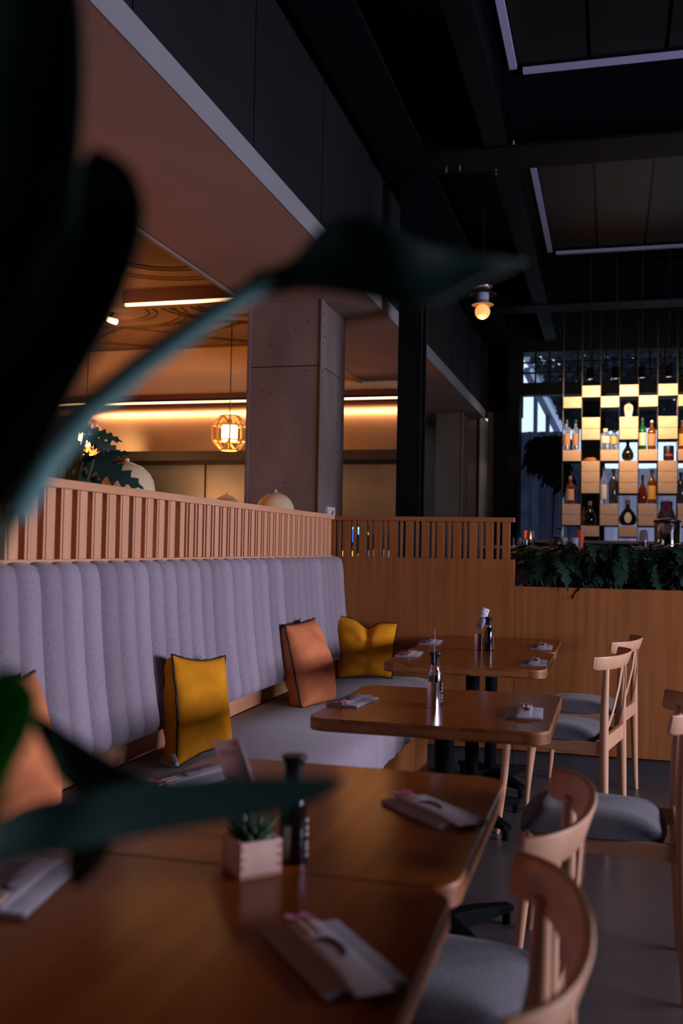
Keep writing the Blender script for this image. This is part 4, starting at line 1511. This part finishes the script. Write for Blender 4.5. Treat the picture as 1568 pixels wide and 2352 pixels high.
def bottle(label, x, yb, yt, wpx, kind, glass, labelmat=None, cap='cap_black', Y=None, group='bottles on the bar shelf', name='bottle'):
    Y = Y or YB + .09
    base, top = aty(x, yb, Y), aty(x, yt, Y)
    h = top.z - base.z
    r = wpx / 2 * PXM * Y / (YB + .09)
    t = thing(name, label, 'bottle', (base.x, Y, base.z + .002), 0, group)
    prs = {
        'tall': [(0, 0), (.92, 0), (1, .02), (1, .58), (.86, .66), (.42, .76), (.34, .80), (.34, .93), (0, .93)],
        'square': [(0, 0), (.95, 0), (1, .02), (1, .62), (.92, .68), (.45, .74), (.36, .78), (.36, .90), (0, .90)],
        'round': [(0, 0), (.8, 0), (1, .06), (1, .30), (.82, .50), (.5, .62), (.32, .70), (.28, .86), (0, .86)],
        'pear': [(0, 0), (.55, 0), (.85, .06), (1, .20), (.95, .34), (.7, .50), (.38, .64), (.25, .74), (.25, .86), (0, .86)],
        'stout': [(0, 0), (.95, 0), (1, .03), (1, .66), (.9, .76), (.5, .82), (.4, .84), (.4, .90), (0, .90)],
    }
    pr_ = prs[kind]
    b = MB()
    b.lathe([(q * r, z * h) for q, z in pr_], n=20)
    b.build('glass_body', M[glass], t, smooth=45)
    ztop = pr_[-1][1] * h
    rc = max(pr_[-2][0] * r * 1.15, .008)
    b = MB()
    b.lathe([(0, ztop - .02 * h), (rc, ztop - .04 * h), (rc * 1.05, h * .985), (rc * .9, h), (0, h)], n=14)
    b.build('stopper', M[cap], t)
    if labelmat:
        z0, z1 = (.12, .52) if kind in ('tall', 'square') else (.3, .62) if kind == 'stout' else (.08, .3)
        rr = r * 1.012
        G = []
        for i in range(13):
            a = math.radians(-90 - 62 + 124 * i / 12)
            G.append([Vector((rr * math.cos(a), rr * math.sin(a), z0 * h)), Vector((rr * math.cos(a), rr * math.sin(a), z1 * h))])
        MB().grid(G).build('label', M[labelmat], t)
    return t


bottle('clear tall bottle with gold band, left of a pair on the first shelf column', 1300.5, 1033, 964, 17, 'square', 'g_clear', 'gold_band')
bottle('clear tall bottle with gold band, right of a pair on the first shelf column', 1321.5, 1033, 964, 17, 'square', 'g_clear', 'gold_band')
bottle('amber square bottle with peach label, low on the first shelf column', 1309, 1157, 1094, 19, 'square', 'g_amber', 'peach_label', 'copper')
bottle('black round-shouldered bottle, low on the second shelf column', 1354, 1207, 1151, 27, 'round', 'g_dark', None, 'gold_band')
bottle('small dark red bottle beside the black one, low on the second shelf column', 1339.5, 1207, 1164, 10, 'tall', 'g_red')
bottle('stout bottle with large cream label, left of a pair on the third shelf column', 1389.5, 1033, 985, 22, 'stout', 'g_clear', 'cream_label', 'cream_label')
bottle('stout bottle with golden label, right of a pair on the third shelf column', 1410, 1033, 988, 18, 'stout', 'g_clear', 'yellow_label')
bottle('clear tall bottle with narrow white label, low on the third shelf column', 1386, 1157, 1073, 15, 'tall', 'g_clear', 'white_label', 'chrome')
bottle('smoky grey tall bottle, low on the right of the third shelf column', 1408, 1157, 1077, 21, 'tall', 'g_smoke')
bottle('black pear-shaped decanter, middle of the fourth shelf column', 1441, 1058, 1010, 27, 'pear', 'g_dark', None, 'tin_black')
bottle('green bottle with cream label, on the fifth shelf column', 1474.5, 1033, 960, 18, 'tall', 'g_green', 'cream_label')
bottle('amber bottle with dark label, beside the green one on the fifth shelf column', 1496, 1033, 965, 19, 'tall', 'g_amber', 'gold_band', 'chrome')
bottle('red-brown bottle, left of the pair low on the fifth shelf column', 1475, 1157, 1091, 20, 'round', 'g_red')
bottle('bottle with bright yellow label, right of the pair low on the fifth shelf column', 1496.5, 1157, 1079, 20, 'tall', 'g_amber', 'yellow_label')
bottle('dark decanter with black stopper, left of the pair above the bell jar', 1519, 1206, 1153, 20, 'pear', 'g_smoke')
bottle('dark decanter with black stopper, right of the pair above the bell jar', 1541, 1206, 1153, 20, 'pear', 'g_smoke')
bottle('dark bottle with amber label, on the seventh shelf column at the right edge', 1566, 1033, 965, 20, 'tall', 'g_amber', 'yellow_label')
bottle('clear and brown bottle, low on the seventh shelf column at the right edge', 1563, 1157, 1085, 22, 'tall', 'g_smoke')
xo = bottle('wide dark cognac decanter with oval violet label, low on the fourth shelf column', 1441, 1207, 1149, 40, 'pear', 'g_dark', None, 'gold_seal')
b = MB()
r_ = .052
b.prism([(r_ * .72 * math.cos(a * PI / 10), r_ * 1.1 * math.sin(a * PI / 10)) for a in range(20)], 0, .004)
lb = b.build('oval_label', M['cream_label'], xo)
lb.matrix_local = Matrix.Translation((0.0, -.092, .078)) @ Matrix.Rotation(PI / 2 - .15, 4, 'X')
b = MB()
b.prism([(0, .04), (.026, .01), (0, -.02), (-.026, .01)], .004, .006)
vb = b.build('violet_mark', M['violet_label'], xo)
vb.matrix_local = lb.matrix_local.copy()
# white ceramic jar
jp = aty(1443, 958, YB + .09)
jr = thing('ceramic_jar', 'cream ceramic jar with round gold seal on the fourth shelf column', 'jar', jp)
MB().lathe([(0, 0), (.034, 0), (.044, .06), (.048, .095), (.042, .125), (.024, .138), (0, .14)], n=24).build('body', M['white_ceramic'], jr)
MB().lathe([(0, .138), (.022, .138), (.024, .155), (0, .16)], n=16).build('lid', M['cap_black'], jr)
sg = MB()
sg.lathe([(.022, 0), (.024, .003), (.017, .003), (.017, .001), (.010, .001), (.010, .003), (0, .003)], n=20)
sgo = sg.build('seal', M['gold_seal'], jr)
sgo.matrix_local = Matrix.Translation((0, -.046, .09)) @ Matrix.Rotation(PI / 2, 4, 'X')
# tin with red print
tp = aty(1535, 1057, YB + .09)
tn = thing('tin', 'black tin with glowing red print on the sixth shelf column', 'tin', tp)
MB().lathe([(0, 0), (.054, 0), (.054, .145), (.050, .152), (0, .152)], n=24).build('body', M['tin_black'], tn)
G = [[Vector((.0545 * math.cos(math.radians(-90 - 45 + 90 * i / 10)), .0545 * math.sin(math.radians(-90 - 45 + 90 * i / 10)), z)) for z in (.042, .062)] for i in range(11)]
MB().grid(G).build('red_print', M['tin_red'], tn)
# small tray with cigar-like roll
tp = aty(1355, 1058, YB + .07)
ty = thing('tray', 'small yellow tray on the second shelf column', 'tray', tp)
MB().lathe([(0, 0), (.06, 0), (.068, .018), (.062, .018), (.056, .006), (0, .006)], n=24).build('dish', M['yellow_label'], ty)
rp = thing('roll', 'orange roll lying on the small yellow tray', 'roll', tp + Vector((0, 0, .024)))
MB().tube([(-.04, 0, 0), (.05, 0, .004)], .008, 10).build('body', M['tumbler'], rp)
# downlights over the shelf
for k, (x, y) in enumerate(((1355, 870), (1414, 869), (1474, 867), (1535, 865))):
    p = aty(x, y, 10.3)
    t = thing('downlight', '%s of the small black downlights hanging above the tan blocks' % ['leftmost', 'second from the left', 'third from the left', 'rightmost'][k], 'light', p, 0, 'downlights above the bar shelf')
    MB().lathe([(.034, 0), (.036, .0), (.036, .11), (0, .11)], n=16).build('can', M['black_steel'], t)
    MB().lathe([(0, .004), (.032, .004), (.032, .008), (0, .008)], n=16).build('lens', M['spot_lens'], t)
    MB().tube([(0, 0, .11), (0, 0, 4.27 - p.z)], .006, 6).build('rod', M['rod'], t)
    spot('downlight_beam', p - Vector((0, 0, .01)), (p.x * 1.0, YB + .1, 2.92), 46, (1, .68, .44), 138, 1.0, .02)

# back counter under the shelf and the front counter
bc = thing('back_counter', 'dark back bar counter under the bottle shelf', 'counter', (0, 11.1, 0))
MB().box((-.95, -.35, 0), (2.4, .25, zc - .03)).build('body', M['black_steel'], bc)
MB().box((-.97, -.38, zc - .03), (2.42, .26, zc)).build('top', M['counter'], bc, bevel=.003)
fc = thing('bar_counter', 'bar counter with thin wooden ledge behind the planter', 'counter', (0, 8.6, 0))
zf = aty(1200, 1254, 8.35).z
MB().box((-1.05, -.2, 0), (2.2, .35, zf - .025)).build('body', M['tin_black'], fc)
MB().box((-1.1, -.25, zf - .025), (2.25, .4, zf)).build('ledge', M['counter'], fc, bevel=.003)


def on_bar(x, y=8.45):
    return Vector((aty(x, 1254, y).x, y, zf))


p = on_bar(1214)
t = thing('copper_shaker', 'copper lid jar on the bar counter ledge, right of the partition', 'jar', p)
MB().lathe([(0, 0), (.048, 0), (.05, .06), (.046, .062), (.044, .004), (0, .004)], n=20).build('glass_jar', M['glass'], t)
MB().lathe([(0, .058), (.042, .058), (.042, .125), (.040, .130), (0, .130)], n=24).build('lid', M['copper'], t)
p = on_bar(1187)
t = thing('glass_tumbler', 'short clear glass on the bar counter ledge beside the partition end', 'glass', p)
MB().lathe([(0, 0), (.034, 0), (.038, .07), (.035, .07), (.032, .006), (0, .006)], n=20).build('bowl', M['glass'], t)
for k, (x, m, lab) in enumerate(((1293, 'cup', 'dull green cup on the bar behind the planter'), (1320, 'led_face', 'pale grey cup on the bar, left of the orange tumbler'))):
    p = on_bar(x)
    t = thing('cup', lab, 'cup', p, 0, 'cups on the bar')
    MB().lathe([(0, 0), (.026, 0), (.038, .075), (.035, .075), (.024, .005), (0, .005)], n=20).build('bowl', M[m], t)
p = on_bar(1333)
t = thing('tumbler', 'orange-red tapered tumbler standing on the bar behind the planter', 'cup', p)
MB().lathe([(0, 0), (.019, 0), (.034, .135), (.031, .135), (.017, .006), (0, .006)], n=20).build('body', M['tumbler'], t)
MB().lathe([(.032, .128), (.037, .130), (.037, .138), (.03, .138)], n=20).build('rim', M['tumbler'], t)
p = on_bar(1278)
t = thing('kettle', 'black goose-neck kettle on the bar behind the planter', 'kettle', p)
MB().lathe([(0, 0), (.06, 0), (.065, .03), (.05, .07), (.02, .085), (0, .09)], n=20).build('body', M['cap_black'], t)
MB().tube([(.03, 0, .08), (.04, 0, .12), (.035, 0, .15), (.0, 0, .15)], .008, 8).build('handle', M['cap_black'], t)
p = on_bar(1532)
t = thing('bell_jar', 'large glass drink dispenser with dark lid at the right of the bar', 'dispenser', p)
MB().lathe([(0, 0), (.100, 0), (.102, .20), (.096, .215), (.094, .21), (.097, .195), (.095, .006), (0, .006)], n=32).build('glass_body', M['glass'], t)
MB().lathe([(.104, .208), (.108, .214), (.108, .226), (.09, .236), (.02, .246), (0, .247)], n=32).build('lid', M['cap_black'], t)
p = on_bar(1478)
t = thing('glass_bottle', 'clear round-shouldered glass bottle with black neck wrap on the bar, left of the dispenser', 'bottle', p)
MB().lathe([(0, 0), (.036, 0), (.038, .10), (.03, .14), (.012, .15), (0, .15)], n=20).build('glass_body', M['g_clear'], t)
MB().lathe([(.0385, .0), (.039, .0), (.039, .05), (.0385, .05)], n=20).build('wrap', M['cap_black'], t)

# ================================================================== OUTSIDE THE BAR WINDOW
# pergola rafters, vine canopy, curtains, shrub
rf = thing('pergola', 'white and blue-grey pergola rafters outside the bar window', 'pergola', (-.8, 14.5, 0))
o = Vector((-.8, 14.5, 0))
b = MB()
b.bar(aty(1222, 850, 14.0) - o, aty(1300, 1000, 15.4) - o, .07, .06)
b.bar(aty(1205, 810, 14.0) - o, aty(1248, 890, 14.6) - o, .09, .06)
b.build('rafter', M['pergola'], rf, smooth=0)
b = MB()
b.bar(aty(1215, 850, 14.1) - o, aty(1292, 1000, 15.5) - o, .16, .10)
b.build('beam', M['pergola_dark'], rf, smooth=0)
for x in (1230, 1258):
    p = aty(x, 900, 15.0)
    MB().box(Vector((p.x - .03, 14.97, 0)) - o, Vector((p.x + .03, 15.03, 3.9)) - o).build('post', M['pergola_dark'], rf, smooth=0)
vn = MB()
rn = random.Random(21)
for k in range(5200):
    Y = rn.uniform(13.6, 15.8)
    x = rn.uniform(1205, 1640)
    y = rn.uniform(795, 985) if x > 1290 else rn.uniform(800, 980)
    if x < 1300 and y > 800 + (x - 1205) * 1.9: continue
    if x < 1290 and y < 812 + (x - 1200) * .5 and rn.random() < .5: continue
    p = aty(x, y, Y)
    a, c = rn.uniform(0, 2 * PI), rn.uniform(-1, 1)
    s = rn.uniform(.035, .075)
    u = Vector((math.cos(a), .4 * c, math.sin(a))) * s
    v = Vector((-math.sin(a), .4, math.cos(a))) * s * .7
    vn.add([p - u, p + v * .8, p + u, p - v * .8], [(0, 1, 2, 3)])
vo = vn.build('vine_canopy', M['vine'], smooth=0, solid=.001)
tag(vo, 'dark vine leaves with bright gaps outside the bar window', 'vine', None, 'stuff')


def curtain(label, x0, x1, y, z0, z1, m, amp=.03, fr=38, name='curtain', group=None):
    b = MB()
    c = Vector(((x0 + x1) / 2, y, z0))
    G = []
    n = 60
    for i in range(n + 1):
        x = x0 + (x1 - x0) * i / n
        d = amp * math.sin(x * fr) + amp * .4 * math.sin(x * fr * 2.3 + 1)
        G.append([Vector((x, y + d, z)) - c for z in (z0, (z0 + z1) / 2, z1)])
    b.grid(G)
    ob = b.build(name, m, smooth=80, solid=.004)
    ob.location = c
    return tag(ob, label, 'curtain', group)


curtain('slate grey hanging curtain outside the left bar window', -1.2, -.62, 13.3, 0, aty(1205, 992, 13.3).z, M['curtain'])
curtain('low slate curtain behind the first shelf column of bottles', -.60, -.33, 13.36, 0, aty(1312, 1062, 13.3).z, M['curtain'])
curtain('pale lavender curtain behind the lower bottle shelves', -.26, 2.2, 13.3, 0, 2.32, M['curtain_pale'], .03, 20)
curtain('strip of pink cloth hanging behind the sixth shelf column', .62, .74, 13.22, 0, 1.9, M['pink_cloth'], .01, 60)
sh = thing('shrub', 'black bushy silhouette with drooping leaves outside the left bar window', 'shrub', (-.75, 13.15, 0))
b = MB()
for k in range(420):
    x = rn.uniform(1222, 1300)
    y = rn.uniform(995, 1120)
    lim = 1000 + max(0, (1248 - x)) * .35
    if y < lim: continue
    if y > 1060 + (x - 1222) * .7: continue
    p = aty(x, y, rn.uniform(13.0, 13.2)) - Vector((-.75, 13.15, 0))
    a = rn.uniform(0, PI)
    lobed_leaf(b, p, Vector((math.cos(a), -.1, -.6)), Vector((0, -1, .1)), rn.uniform(.12, .2), .09, .4, 4, .1)
b.build('foliage', M['shrub'], sh, smooth=50)
MB().tube([(0, 0, 0), (.02, 0, 1.2), (0.05, 0, 2.3)], .013, 8).build('trunk', M['shrub'], sh)
# glass of the bar windows
struct(MB().box((-1.1, 12.54, .9), (4.5, 12.545, 3.7)).build('window_3', M['win_glass']))
